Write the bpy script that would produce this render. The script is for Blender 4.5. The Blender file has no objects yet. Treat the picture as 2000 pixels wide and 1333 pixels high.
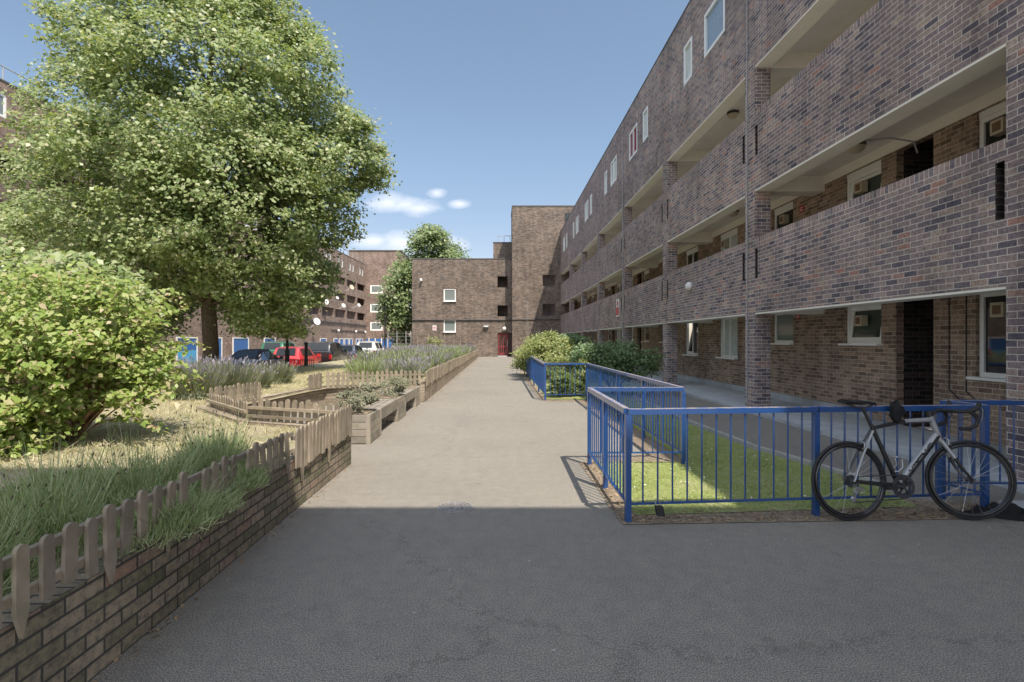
import bpy, math, random
import numpy as np
from mathutils import Vector, Matrix
R = math.radians
random.seed(7); RNG = np.random.default_rng(11)
SC = bpy.context.scene; COL = SC.collection

# ------------------------------------------------------------------ camera, sky, sun, exposure
F_PX, VPX, VPY, EYE = 1060.0, 975.0, 664.5, 1.5       # focal length in px of the 2000 px frame, vanishing point, eye height
cam = bpy.data.cameras.new('camera'); cam.sensor_width = 36.0; cam.lens = 36.0*F_PX/2000.0
cam.shift_x = (1000-VPX)/2000.0; cam.shift_y = (VPY-666.5)/2000.0
cam.clip_start = .05; cam.clip_end = 3000
cam_ob = bpy.data.objects.new('camera', cam); COL.objects.link(cam_ob)
cam_ob.location = (0, 0, EYE); cam_ob.rotation_euler = (R(90), 0, 0); SC.camera = cam_ob

SUNV = Vector((.295, -.53, 1.0)).normalized()          # direction towards the sun
EL = math.asin(SUNV.z); AZ = math.atan2(SUNV.x, SUNV.y)
world = bpy.data.worlds.new('World'); SC.world = world; world.use_nodes = True
wn = world.node_tree; wn.nodes.clear()
def wnode(t, **k):
    n = wn.nodes.new(t)
    for a, b in k.items(): setattr(n, a, b)
    return n
def wl(a, b): wn.links.new(a, b)
def wmath(op, a, b=None, c=None):
    n = wnode('ShaderNodeMath', operation=op)
    for i, v in enumerate((a, b, c)):
        if v is None: continue
        if isinstance(v, (int, float)): n.inputs[i].default_value = v
        else: wl(v, n.inputs[i])
    return n.outputs[0]
sky = wnode('ShaderNodeTexSky', sky_type='NISHITA'); sky.sun_disc = False
sky.sun_elevation = EL; sky.sun_rotation = AZ; sky.air_density = 1.0; sky.dust_density = .8; sky.ozone_density = 1.0
tc = wnode('ShaderNodeTexCoord'); sep = wnode('ShaderNodeSeparateXYZ'); wl(tc.outputs['Generated'], sep.inputs[0])
yy = wmath('MAXIMUM', sep.outputs[1], .02)
cu = wmath('DIVIDE', sep.outputs[0], yy); cv = wmath('DIVIDE', sep.outputs[2], yy)
nz = wnode('ShaderNodeTexNoise'); nz.inputs['Scale'].default_value = 26; nz.inputs['Detail'].default_value = 7; nz.inputs['Roughness'].default_value = .6
mp = wnode('ShaderNodeMapping'); mp.inputs['Scale'].default_value = (1, 1, 2.2); wl(tc.outputs['Generated'], mp.inputs[0]); wl(mp.outputs[0], nz.inputs['Vector'])
mask = None
for (u, v, a, b) in ((-.205, .253, .052, .021), (-.150, .244, .048, .018), (-.175, .249, .05, .017), (-.073, .251, .026, .010), (-.235, .182, .05, .016), (-.175, .178, .06, .030), (-.10, .174, .05, .024), (-.115, .270, .022, .010)):
    du = wmath('DIVIDE', wmath('SUBTRACT', cu, u), a); dv = wmath('DIVIDE', wmath('SUBTRACT', cv, v), b)
    m = wmath('SUBTRACT', 1.0, wmath('SQRT', wmath('ADD', wmath('MULTIPLY', du, du), wmath('MULTIPLY', dv, dv))))
    mask = m if mask is None else wmath('MAXIMUM', mask, m)
mr = wnode('ShaderNodeMapRange'); mr.inputs[1].default_value = .0; mr.inputs[2].default_value = 1.1
wl(wmath('ADD', mask, wmath('MULTIPLY', wmath('SUBTRACT', nz.outputs[0], .5), 1.1)), mr.inputs[0])
front = wmath('GREATER_THAN', sep.outputs[1], .1)
cm = wmath('MULTIPLY', wmath('MULTIPLY', mr.outputs[0], front), .8)
mixc = wnode('ShaderNodeMix', data_type='RGBA'); tint = wnode('ShaderNodeMix', data_type='RGBA', blend_type='MULTIPLY'); tint.inputs[0].default_value = 1; wl(sky.outputs[0], tint.inputs[6]); 
el = wnode('ShaderNodeValToRGB'); wl(sep.outputs[2], el.inputs[0]); cr_ = el.color_ramp
for p_, c_ in ((.0, (.66, .585, .585)), (.17, (.68, .60, .58)), (.32, (.73, .70, .64)), (.5, (.80, .75, .67)), (1.0, (1.0, .93, .84))):
    e_ = cr_.elements[0] if p_ == 0 else (cr_.elements[-1] if p_ == 1 else cr_.elements.new(p_)); e_.color = (*c_, 1)
wl(el.outputs[0], tint.inputs[7])
wl(cm, mixc.inputs[0]); wl(tint.outputs[2], mixc.inputs[6]); mixc.inputs[7].default_value = (4.6, 4.7, 4.9, 1)
# added unseen cloud behind the viewer, bright fill for the shaded sides
nb_ = wnode('ShaderNodeTexNoise'); nb_.inputs['Scale'].default_value = 3.2; nb_.inputs['Detail'].default_value = 6; wl(tc.outputs['Generated'], nb_.inputs['Vector'])
cb = wnode('ShaderNodeMapRange'); cb.inputs[1].default_value = .44; cb.inputs[2].default_value = .56; wl(nb_.outputs[0], cb.inputs[0])
bh = wnode('ShaderNodeMapRange'); bh.inputs[1].default_value = .12; bh.inputs[2].default_value = -.12; wl(sep.outputs[1], bh.inputs[0])
up_ = wnode('ShaderNodeMapRange'); up_.inputs[1].default_value = .02; up_.inputs[2].default_value = .12; wl(sep.outputs[2], up_.inputs[0])
mixb = wnode('ShaderNodeMix', data_type='RGBA'); wl(wmath('MULTIPLY', wmath('MULTIPLY', cb.outputs[0], bh.outputs[0]), up_.outputs[0]), mixb.inputs[0]); wl(mixc.outputs[2], mixb.inputs[6]); mixb.inputs[7].default_value = (5.9, 6.25, 6.9, 1)
bg = wnode('ShaderNodeBackground'); bg.inputs[1].default_value = .15; wl(mixb.outputs[2], bg.inputs[0])
wo = wnode('ShaderNodeOutputWorld'); wl(bg.outputs[0], wo.inputs[0])

sun = bpy.data.lights.new('sun', 'SUN'); sun.energy = 3.4; sun.angle = R(.5); sun.color = (1, .91, .79)
sun_ob = bpy.data.objects.new('sun', sun); COL.objects.link(sun_ob)
sun_ob.rotation_euler = SUNV.to_track_quat('Z', 'Y').to_euler(); sun_ob.location = (20, -30, 50)
vs = SC.view_settings; vs.view_transform = 'Standard'; vs.look = 'None'; vs.gamma = 1; vs.exposure = .84
SC.cycles.max_bounces = 10; SC.cycles.diffuse_bounces = 7; SC.cycles.transparent_max_bounces = 12

def at(px, py, Y): return Vector(((px-VPX)/F_PX*Y, Y, EYE-(py-VPY)/F_PX*Y))

# ------------------------------------------------------------------ materials
MATS = {}
def nmat(name):
    m = bpy.data.materials.new(name); m.use_nodes = True
    nt = m.node_tree; b = nt.nodes['Principled BSDF']; MATS[name] = m
    return m, nt, b
def nd(nt, t, **k):
    n = nt.nodes.new(t)
    for a, v in k.items(): setattr(n, a, v)
    return n
def ramp(nt, cols, interp='LINEAR'):
    n = nd(nt, 'ShaderNodeValToRGB'); cr = n.color_ramp; cr.interpolation = interp
    while len(cr.elements) < len(cols): cr.elements.new(.5)
    for e, (p, c) in zip(cr.elements, cols): e.position = p; e.color = (*c, 1)
    return n
def rgbmix(nt, fac, a, b, blend='MIX'):
    n = nd(nt, 'ShaderNodeMix', data_type='RGBA', blend_type=blend)
    for i, v in ((0, fac), (6, a), (7, b)):
        if hasattr(v, 'links'): nt.links.new(v, n.inputs[i])
        elif i == 0: n.inputs[0].default_value = v
        else: n.inputs[i].default_value = (*v, 1)
    return n.outputs[2]
def noise(nt, vec, scale, detail=4, rough=.6, out=0):
    n = nd(nt, 'ShaderNodeTexNoise'); n.inputs['Scale'].default_value = scale; n.inputs['Detail'].default_value = detail; n.inputs['Roughness'].default_value = rough
    if vec is not None: nt.links.new(vec, n.inputs['Vector'])
    return n.outputs[out]
def bump(nt, b, h, strength=.4, dist=.01):
    n = nd(nt, 'ShaderNodeBump'); n.inputs['Strength'].default_value = strength; n.inputs['Distance'].default_value = dist
    nt.links.new(h, n.inputs['Height']); nt.links.new(n.outputs[0], b.inputs['Normal'])
def objcoord(nt):
    return nd(nt, 'ShaderNodeNewGeometry').outputs['Position']
def setc(nt, b, c):
    if hasattr(c, 'links'): nt.links.new(c, b.inputs['Base Color'])
    else: b.inputs['Base Color'].default_value = (*c, 1)
def plain(name, col, rough=.6, metal=0, var=.15, scale=6, spec=.5, coat=0, bumps=0):
    m, nt, b = nmat(name)
    f = noise(nt, objcoord(nt), scale)
    dark = tuple(c*(1-var) for c in col); light = tuple(min(1, c*(1+var)) for c in col)
    r = ramp(nt, [(.3, dark), (.7, light)]); nt.links.new(f, r.inputs[0])
    setc(nt, b, r.outputs[0]); b.inputs['Roughness'].default_value = rough; b.inputs['Metallic'].default_value = metal
    b.inputs['Specular IOR Level'].default_value = spec; b.inputs['Coat Weight'].default_value = coat
    if bumps: bump(nt, b, noise(nt, objcoord(nt), 60, 5), bumps, .01)
    return m
def brick(name, cols, mortar, mix=.25, bw=.234, rh=.078, ms=.0055, stain=.3):
    m, nt, b = nmat(name)
    uv = nd(nt, 'ShaderNodeUVMap').outputs[0]
    t = nd(nt, 'ShaderNodeTexBrick'); t.offset = .5; nt.links.new(uv, t.inputs['Vector'])
    for k, v in (('Scale', 1), ('Mortar Size', ms), ('Mortar Smooth', .25), ('Bias', 0), ('Brick Width', bw), ('Row Height', rh)): t.inputs[k].default_value = v
    t.inputs['Color1'].default_value = (0, 0, 0, 1); t.inputs['Color2'].default_value = (1, 1, 1, 1); t.inputs['Mortar'].default_value = (.5, .5, .5, 1)
    rp = ramp(nt, cols, 'LINEAR'); nt.links.new(t.outputs[0], rp.inputs[0])
    n1 = noise(nt, uv, 24, 6, .75); n2 = noise(nt, uv, .7, 4, .6)
    r1 = ramp(nt, [(.36, (.38, .38, .44)), (.52, (1.0, .98, .97)), (.68, (1.4, 1.34, 1.26))]); nt.links.new(n1, r1.inputs[0])
    c = rgbmix(nt, .75, rp.outputs[0], r1.outputs[0], 'MULTIPLY')
    r2 = ramp(nt, [(.3, (1-stain,)*3), (.7, (1+stain*.5,)*3)]); nt.links.new(n2, r2.inputs[0])
    c = rgbmix(nt, t.outputs[1], c, mortar)
    c = rgbmix(nt, 1.0, c, r2.outputs[0], 'MULTIPLY')
    mp3 = nd(nt, 'ShaderNodeMapping'); mp3.inputs['Scale'].default_value = (2.2, .22, 1); nt.links.new(uv, mp3.inputs[0])
    n3 = noise(nt, mp3.outputs[0], 1.6, 5, .65); r3 = ramp(nt, [(.34, (.74, .73, .73)), (.5, (1, 1, 1)), (.7, (1.12, 1.11, 1.1))]); nt.links.new(n3, r3.inputs[0]); c = rgbmix(nt, .8, c, rgbmix(nt, 1, c, r3.outputs[0], 'MULTIPLY'))
    n4 = noise(nt, uv, 1.1, 7, .72); r4 = ramp(nt, [(.62, (0, 0, 0)), (.78, (1, 1, 1))]); nt.links.new(n4, r4.inputs[0])
    m4 = nd(nt, 'ShaderNodeMath', operation='MULTIPLY'); nt.links.new(r4.outputs[0], m4.inputs[0]); m4.inputs[1].default_value = .35; c = rgbmix(nt, m4.outputs[0], c, tuple(min(.85, x*1.0) for x in mortar))
    setc(nt, b, c); b.inputs['Roughness'].default_value = .85; b.inputs['Specular IOR Level'].default_value = .25
    inv = nd(nt, 'ShaderNodeMath', operation='SUBTRACT'); inv.inputs[0].default_value = 1; nt.links.new(t.outputs[1], inv.inputs[1])
    ad = nd(nt, 'ShaderNodeMath', operation='MULTIPLY_ADD'); nt.links.new(n1, ad.inputs[0]); ad.inputs[1].default_value = .5; nt.links.new(inv.outputs[0], ad.inputs[2])
    bump(nt, b, ad.outputs[0], .6, .006)
    return m
def leaf(name, cols, rough=.4, transl=.3):
    m, nt, b = nmat(name)
    g = nd(nt, 'ShaderNodeNewGeometry')
    r = ramp(nt, cols); nt.links.new(g.outputs['Random Per Island'], r.inputs[0])
    setc(nt, b, r.outputs[0]); b.inputs['Roughness'].default_value = rough; b.inputs['Specular IOR Level'].default_value = .4
    tr = nd(nt, 'ShaderNodeBsdfTranslucent'); nt.links.new(rgbmix(nt, 1, r.outputs[0], (1.25, 1.2, .6), 'MULTIPLY'), tr.inputs[0])
    mx = nd(nt, 'ShaderNodeMixShader'); mx.inputs[0].default_value = transl
    nt.links.new(b.outputs[0], mx.inputs[1]); nt.links.new(tr.outputs[0], mx.inputs[2]); nt.links.new(mx.outputs[0], nt.nodes['Material Output'].inputs[0])
    return m

brick('brick_dark', [(0, (.13, .118, .145)), (.22, (.23, .195, .215)), (.40, (.35, .275, .265)), (.55, (.25, .205, .22)), (.72, (.39, .31, .28)), (.86, (.31, .25, .25)), (.94, (.48, .385, .32)), (.97, (.43, .26, .22)), (1, (.48, .27, .22))], (.70, .635, .56), bw=.225, rh=.075, ms=.0052)
brick('brick_brown', [(0, (.20, .14, .105)), (.4, (.32, .23, .17)), (.75, (.41, .30, .22)), (1, (.48, .33, .25))], (.60, .53, .44), bw=.225, rh=.075, ms=.005)
brick('brick_alcove', [(0, (0.289, 0.246, 0.178)), (.5, (0.391, 0.332, 0.255)), (1, (0.459, 0.383, 0.297))], (0.187, 0.162, 0.136), ms=.006, bw=.225, rh=.072)
brick('brick_recess_shade', [(0, (.02, .018, .02)), (.6, (.05, .04, .04)), (1, (.09, .06, .055))], (.13, .12, .11))  # near-black brick: shade of door recesses and parapet slots put into the colour
brick('brick_end', [(0, (0.095, 0.080, 0.073)), (.35, (0.167, 0.131, 0.109)), (.65, (0.218, 0.171, 0.138)), (1, (0.276, 0.210, 0.167))], (0.363, 0.327, 0.283))
brick('brick_left', [(0, (0.148, 0.109, 0.094)), (.4, (0.242, 0.172, 0.140)), (.7, (0.296, 0.211, 0.172)), (1, (0.359, 0.265, 0.211))], (0.406, 0.351, 0.296))
brick('brick_planter', [(0, (0.162, 0.162, 0.099)), (.4, (0.270, 0.234, 0.167)), (.88, (0.360, 0.302, 0.225)), (.975, (0.324, 0.234, 0.180)), (1, (0.333, 0.216, 0.162))], (0.081, 0.077, 0.068), ms=.007, bw=.225, rh=.072)
brick('soldier', [(0, (.2, .18, .2)), (.5, (.36, .28, .27)), (1, (.45, .34, .30))], (.68, .62, .56), bw=.078, rh=.5)

brick('bounce_brick', [(0, (.36, .33, .30)), (.5, (.46, .42, .38)), (1, (.55, .5, .45))], (.6, .56, .5))  # brick of the added bridge, paled to bounce light into the foreground
def asphalt():
    m, nt, b = nmat('asphalt'); p = objcoord(nt)
    n1 = noise(nt, p, 135, 2, .8); n2 = noise(nt, p, .55, 5, .6); n3 = noise(nt, p, 9, 5, .65)
    r1 = ramp(nt, [(.3, (0.088, 0.082, 0.073)), (.5, (0.233, 0.217, 0.187)), (.66, (0.495, 0.459, 0.399))]); nt.links.new(n1, r1.inputs[0])
    r2 = ramp(nt, [(.3, (.90, .90, .91)), (.5, (1, 1, 1)), (.72, (1.07, 1.06, 1.04))]); nt.links.new(n2, r2.inputs[0])
    r3 = ramp(nt, [(.3, (.88, .88, .9)), (.7, (1.1, 1.09, 1.06))]); nt.links.new(n3, r3.inputs[0])
    c = rgbmix(nt, 1, r1.outputs[0], r2.outputs[0], 'MULTIPLY'); c = rgbmix(nt, 1, c, r3.outputs[0], 'MULTIPLY')
    v = nd(nt, 'ShaderNodeTexVoronoi'); v.inputs['Scale'].default_value = 4.2; nt.links.new(p, v.inputs['Vector'])
    lt = nd(nt, 'ShaderNodeMath', operation='LESS_THAN'); nt.links.new(v.outputs[0], lt.inputs[0]); lt.inputs[1].default_value = .035
    c = rgbmix(nt, lt.outputs[0], c, (.5, .48, .45))
    v2 = nd(nt, 'ShaderNodeTexVoronoi', feature='DISTANCE_TO_EDGE'); v2.inputs['Scale'].default_value = .23
    wp = nd(nt, 'ShaderNodeVectorMath', operation='MULTIPLY_ADD'); nt.links.new(noise(nt, p, 2.2, 5, .7, 1), wp.inputs[0]); wp.inputs[1].default_value = (.9, .9, 0); nt.links.new(p, wp.inputs[2]); nt.links.new(wp.outputs[0], v2.inputs['Vector'])
    r5 = ramp(nt, [(.0, (.55, .54, .53)), (.0035, (1, 1, 1))]); nt.links.new(v2.outputs[0], r5.inputs[0]); c = rgbmix(nt, .55, c, rgbmix(nt, 1, c, r5.outputs[0], 'MULTIPLY'))
    n6 = noise(nt, p, 3.1, 6, .75); r6 = ramp(nt, [(.30, (.72, .71, .70)), (.40, (1, 1, 1))]); nt.links.new(n6, r6.inputs[0]); c = rgbmix(nt, .8, c, rgbmix(nt, 1, c, r6.outputs[0], 'MULTIPLY'))
    setc(nt, b, c); b.inputs['Roughness'].default_value = .8; b.inputs['Specular IOR Level'].default_value = .35
    bump(nt, b, n1, .7, .006)
asphalt()
def wood(name, a, bcol, scale=(3, 3, 40)):
    m, nt, b = nmat(name); p = nd(nt, 'ShaderNodeTexCoord').outputs['Object']
    mpn = nd(nt, 'ShaderNodeMapping'); mpn.inputs['Scale'].default_value = scale; nt.links.new(p, mpn.inputs[0])
    n1 = noise(nt, mpn.outputs[0], 2.5, 6, .65); r = ramp(nt, [(.3, a), (.7, bcol)]); nt.links.new(n1, r.inputs[0])
    oi = nd(nt, 'ShaderNodeObjectInfo'); r2 = ramp(nt, [(0, (.72, .72, .72)), (1, (1.2, 1.17, 1.12))]); nt.links.new(oi.outputs['Random'], r2.inputs[0])
    c = rgbmix(nt, 1, r.outputs[0], r2.outputs[0], 'MULTIPLY')
    n2 = noise(nt, objcoord(nt), 7, 4); r3 = ramp(nt, [(.35, (.75, .78, .72)), (.6, (1.05, 1.05, 1.05))]); nt.links.new(n2, r3.inputs[0])
    c = rgbmix(nt, 1, c, r3.outputs[0], 'MULTIPLY')
    setc(nt, b, c); b.inputs['Roughness'].default_value = .8; bump(nt, b, n1, .35, .004)
wood('picket_wood', (0.229, 0.189, 0.145), (0.378, 0.321, 0.255), (0.950, 0.950, 0.950))
wood('plank_wood', (0.232, 0.206, 0.176), (0.387, 0.348, 0.297), (0.950, 0.950, 0.950))
def soil():
    m, nt, b = nmat('soil'); p = objcoord(nt); n1 = noise(nt, p, 25, 6, .7)
    r = ramp(nt, [(.3, (.17, .135, .095)), (.55, (.34, .27, .195)), (.75, (.52, .43, .32))]); nt.links.new(n1, r.inputs[0]); setc(nt, b, r.outputs[0])
    b.inputs['Roughness'].default_value = .95; bump(nt, b, n1, 1, .03)
soil()
def lawnmat(name, c1, c2, c3):
    m, nt, b = nmat(name); p = objcoord(nt); n1 = noise(nt, p, 1.3, 5, .65); n2 = noise(nt, p, 45, 4, .7)
    r = ramp(nt, [(.33, c1), (.5, c2), (.68, c3)]); nt.links.new(n1, r.inputs[0])
    r2 = ramp(nt, [(.3, (.6, .6, .6)), (.7, (1.3, 1.3, 1.3))]); nt.links.new(n2, r2.inputs[0])
    setc(nt, b, rgbmix(nt, 1, r.outputs[0], r2.outputs[0], 'MULTIPLY')); b.inputs['Roughness'].default_value = .95; bump(nt, b, n2, 1, .03)
lawnmat('dry_lawn', (0.286, 0.292, 0.150), (0.422, 0.374, 0.245), (0.503, 0.449, 0.326))
lawnmat('green_lawn', (0.255, 0.323, 0.102), (0.357, 0.408, 0.145), (0.476, 0.468, 0.255))
plain('concrete', (0.425, 0.442, 0.451), .85, var=.18, scale=3, bumps=.2)
plain('kerb_concrete', (.40, .39, .36), .85, var=.2, scale=8)
plain('cream_paint', (.90, .86, .78), .7, var=.05, scale=2)
plain('grey_ceiling', (.82, .79, .74), .8, var=.06, scale=2)
plain('white_frame', (.90, .90, .88), .35, var=.03)
plain('black_metal', (.022, .022, .024), .45, var=.2)
plain('dark_pipe', (.05, .05, .055), .55)
plain('grey_pipe', (.36, .36, .37), .5)
plain('coping_dark', (.11, .105, .10), .8)
plain('roof_felt', (.12, .12, .12), .9)
plain('red_door', (.20, .035, .035), .45)
plain('dark_door', (.05, .02, .02), .5)
plain('blue_door', (.035, .13, .36), .5, var=.1)
plain('light_blue_door', (.08, .36, .62), .5, var=.1)
plain('white_paint', (.74, .73, .70), .6)
plain('sign_white', (.75, .73, .72), .5, var=.02)
plain('sign_red', (.55, .06, .06), .5, var=.05)
plain('bark', (.13, .10, .075), .95, var=.45, scale=18, bumps=1)
plain('twig', (.26, .16, .09), .8, var=.3)
plain('rubber', (.018, .018, .02), .6, var=.3, scale=40)
plain('carbon', (.02, .021, .024), .25, coat=.6)
plain('frame_silver', (.38, .39, .41), .3, metal=.25, coat=.4, var=.05)
plain('alloy', (.45, .45, .47), .28, metal=.9, var=.1)
plain('steel_dark', (.12, .12, .13), .35, metal=.8, var=.2)
plain('letter_black', (.015, .015, .02), .4)
plain('lamp_white', (.78, .77, .74), .35, var=.03)
plain('beige_plastic', (.55, .48, .36), .5, var=.1)
plain('brown_mesh', (.20, .12, .07), .7, var=.5, scale=60)
plain('cloth_black', (.012, .012, .014), .95)
plain('curtain_blue', (.45, .55, .72), .9, var=.12, scale=12)
plain('curtain_white', (.85, .85, .84), .9, var=.1)
plain('red_cloth', (.35, .02, .05), .9)
plain('orange_wood', (.50, .22, .06), .6, var=.2)
plain('car_blue', (.09, .12, .17), .3, metal=.4, coat=.8, var=.04)
plain('car_red', (.50, .025, .03), .3, coat=.8, var=.04)
plain('car_black', (.015, .016, .018), .3, coat=.8, var=.04)
plain('car_white', (.72, .72, .71), .3, coat=.8, var=.02)
plain('car_green', (.03, .16, .09), .3, coat=.8, var=.05)
plain('car_navy', (.03, .04, .07), .3, coat=.8, var=.05)
plain('fabric_roof', (.02, .02, .022), .9)
plain('tail_red', (.35, .012, .012), .2, coat=.5)
plain('plate_yellow', (.65, .5, .06), .5)
plain('rust_drain', (.36, .34, .32), .6, metal=.5, var=.3, scale=40)
plain('brown_leaf', (.32, .23, .14), .9, var=.4)
def bluepaint():
    m, nt, b = nmat('blue_paint'); p = objcoord(nt); n1 = noise(nt, p, 22, 5, .7)
    r = ramp(nt, [(.0, (.014, .06, .20)), (.66, (.018, .075, .245)), (.78, (.20, .23, .30))]); nt.links.new(n1, r.inputs[0]); setc(nt, b, r.outputs[0])
    b.inputs['Roughness'].default_value = .32; b.inputs['Coat Weight'].default_value = .6
bluepaint()
def railtop():
    m, nt, b = nmat('worn_rail'); p = objcoord(nt); n1 = noise(nt, p, 14, 6, .75)
    r = ramp(nt, [(.42, (.05, .14, .45)), (.5, (.30, .27, .26)), (.7, (.46, .38, .32))]); nt.links.new(n1, r.inputs[0]); setc(nt, b, r.outputs[0])
    b.inputs['Roughness'].default_value = .6
railtop()
def glass(name, tint, trans):
    m, nt, b = nmat(name); setc(nt, b, tint); b.inputs['Roughness'].default_value = .03; b.inputs['Specular IOR Level'].default_value = .9
    if trans:
        t = nd(nt, 'ShaderNodeBsdfTransparent'); t.inputs[0].default_value = (.95, .97, .97, 1)
        mx = nd(nt, 'ShaderNodeMixShader'); mx.inputs[0].default_value = trans
        nt.links.new(b.outputs[0], mx.inputs[1]); nt.links.new(t.outputs[0], mx.inputs[2]); nt.links.new(mx.outputs[0], nt.nodes['Material Output'].inputs[0])
glass('glass_dark', (.012, .016, .015), 0); glass('glass_green', (.05, .07, .055), 0); glass('glass_clear', (.02, .025, .025), .93)
glass('glass_frost', (.22, .25, .24), 0); glass('car_glass', (.015, .02, .022), .25)
leaf('lime_leaf', [(0, (0.160, 0.231, 0.089)), (.5, (0.293, 0.372, 0.160)), (.85, (0.399, 0.453, 0.248)), (1, (0.497, 0.478, 0.337))], .4, .4)
leaf('lime_leaf_far', [(0, (0.101, 0.155, 0.064)), (.6, (0.200, 0.274, 0.109)), (1, (0.329, 0.365, 0.182))])
leaf('dogwood_leaf', [(0, (0.173, 0.260, 0.060)), (.5, (0.303, 0.399, 0.104)), (.8, (0.407, 0.467, 0.173)), (.94, (0.486, 0.433, 0.260)), (1, (0.486, 0.364, 0.260))], .42, .38)
leaf('hazel_leaf', [(0, (0.088, 0.152, 0.064)), (.6, (0.168, 0.256, 0.112)), (1, (0.304, 0.368, 0.224))], .35)
leaf('privet_leaf', [(0, (0.137, 0.190, 0.053)), (.6, (0.274, 0.319, 0.106)), (1, (0.395, 0.395, 0.182))])
leaf('laurel_leaf', [(0, (0.085, 0.153, 0.068)), (.6, (0.162, 0.255, 0.111)), (1, (0.264, 0.340, 0.187))], .4)
leaf('box_leaf', [(0, (0.068, 0.114, 0.030)), (.6, (0.137, 0.198, 0.053)), (1, (0.213, 0.251, 0.091))])
leaf('lavender_stem', [(0, (0.184, 0.248, 0.101)), (.5, (0.331, 0.414, 0.202)), (.9, (0.478, 0.515, 0.331)), (1, (0.506, 0.432, 0.294))], .7, .25)
leaf('lavender_pale', [(0, (0.153, 0.187, 0.111)), (.6, (0.246, 0.281, 0.178)), (1, (0.340, 0.340, 0.238))], .7, .25)
leaf('lavender_bloom', [(0, (.24, .22, .30)), (.6, (.36, .33, .43)), (1, (.48, .45, .50))], .8, .2)
leaf('lavender_seed', [(0, (.06, .05, .045)), (1, (.16, .12, .09))], .9, .1)
leaf('grass_green', [(0, (0.257, 0.340, 0.100)), (.6, (0.414, 0.496, 0.165)), (1, (0.569, 0.569, 0.312))], .6, .35)
leaf('grass_dry', [(0, (0.304, 0.327, 0.152)), (.5, (0.502, 0.456, 0.281)), (1, (0.623, 0.570, 0.418))], .8, .25)
leaf('herb_leaf', [(0, (0.114, 0.137, 0.084)), (.6, (0.205, 0.213, 0.137)), (1, (0.304, 0.274, 0.198))], .6, .2)

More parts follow.
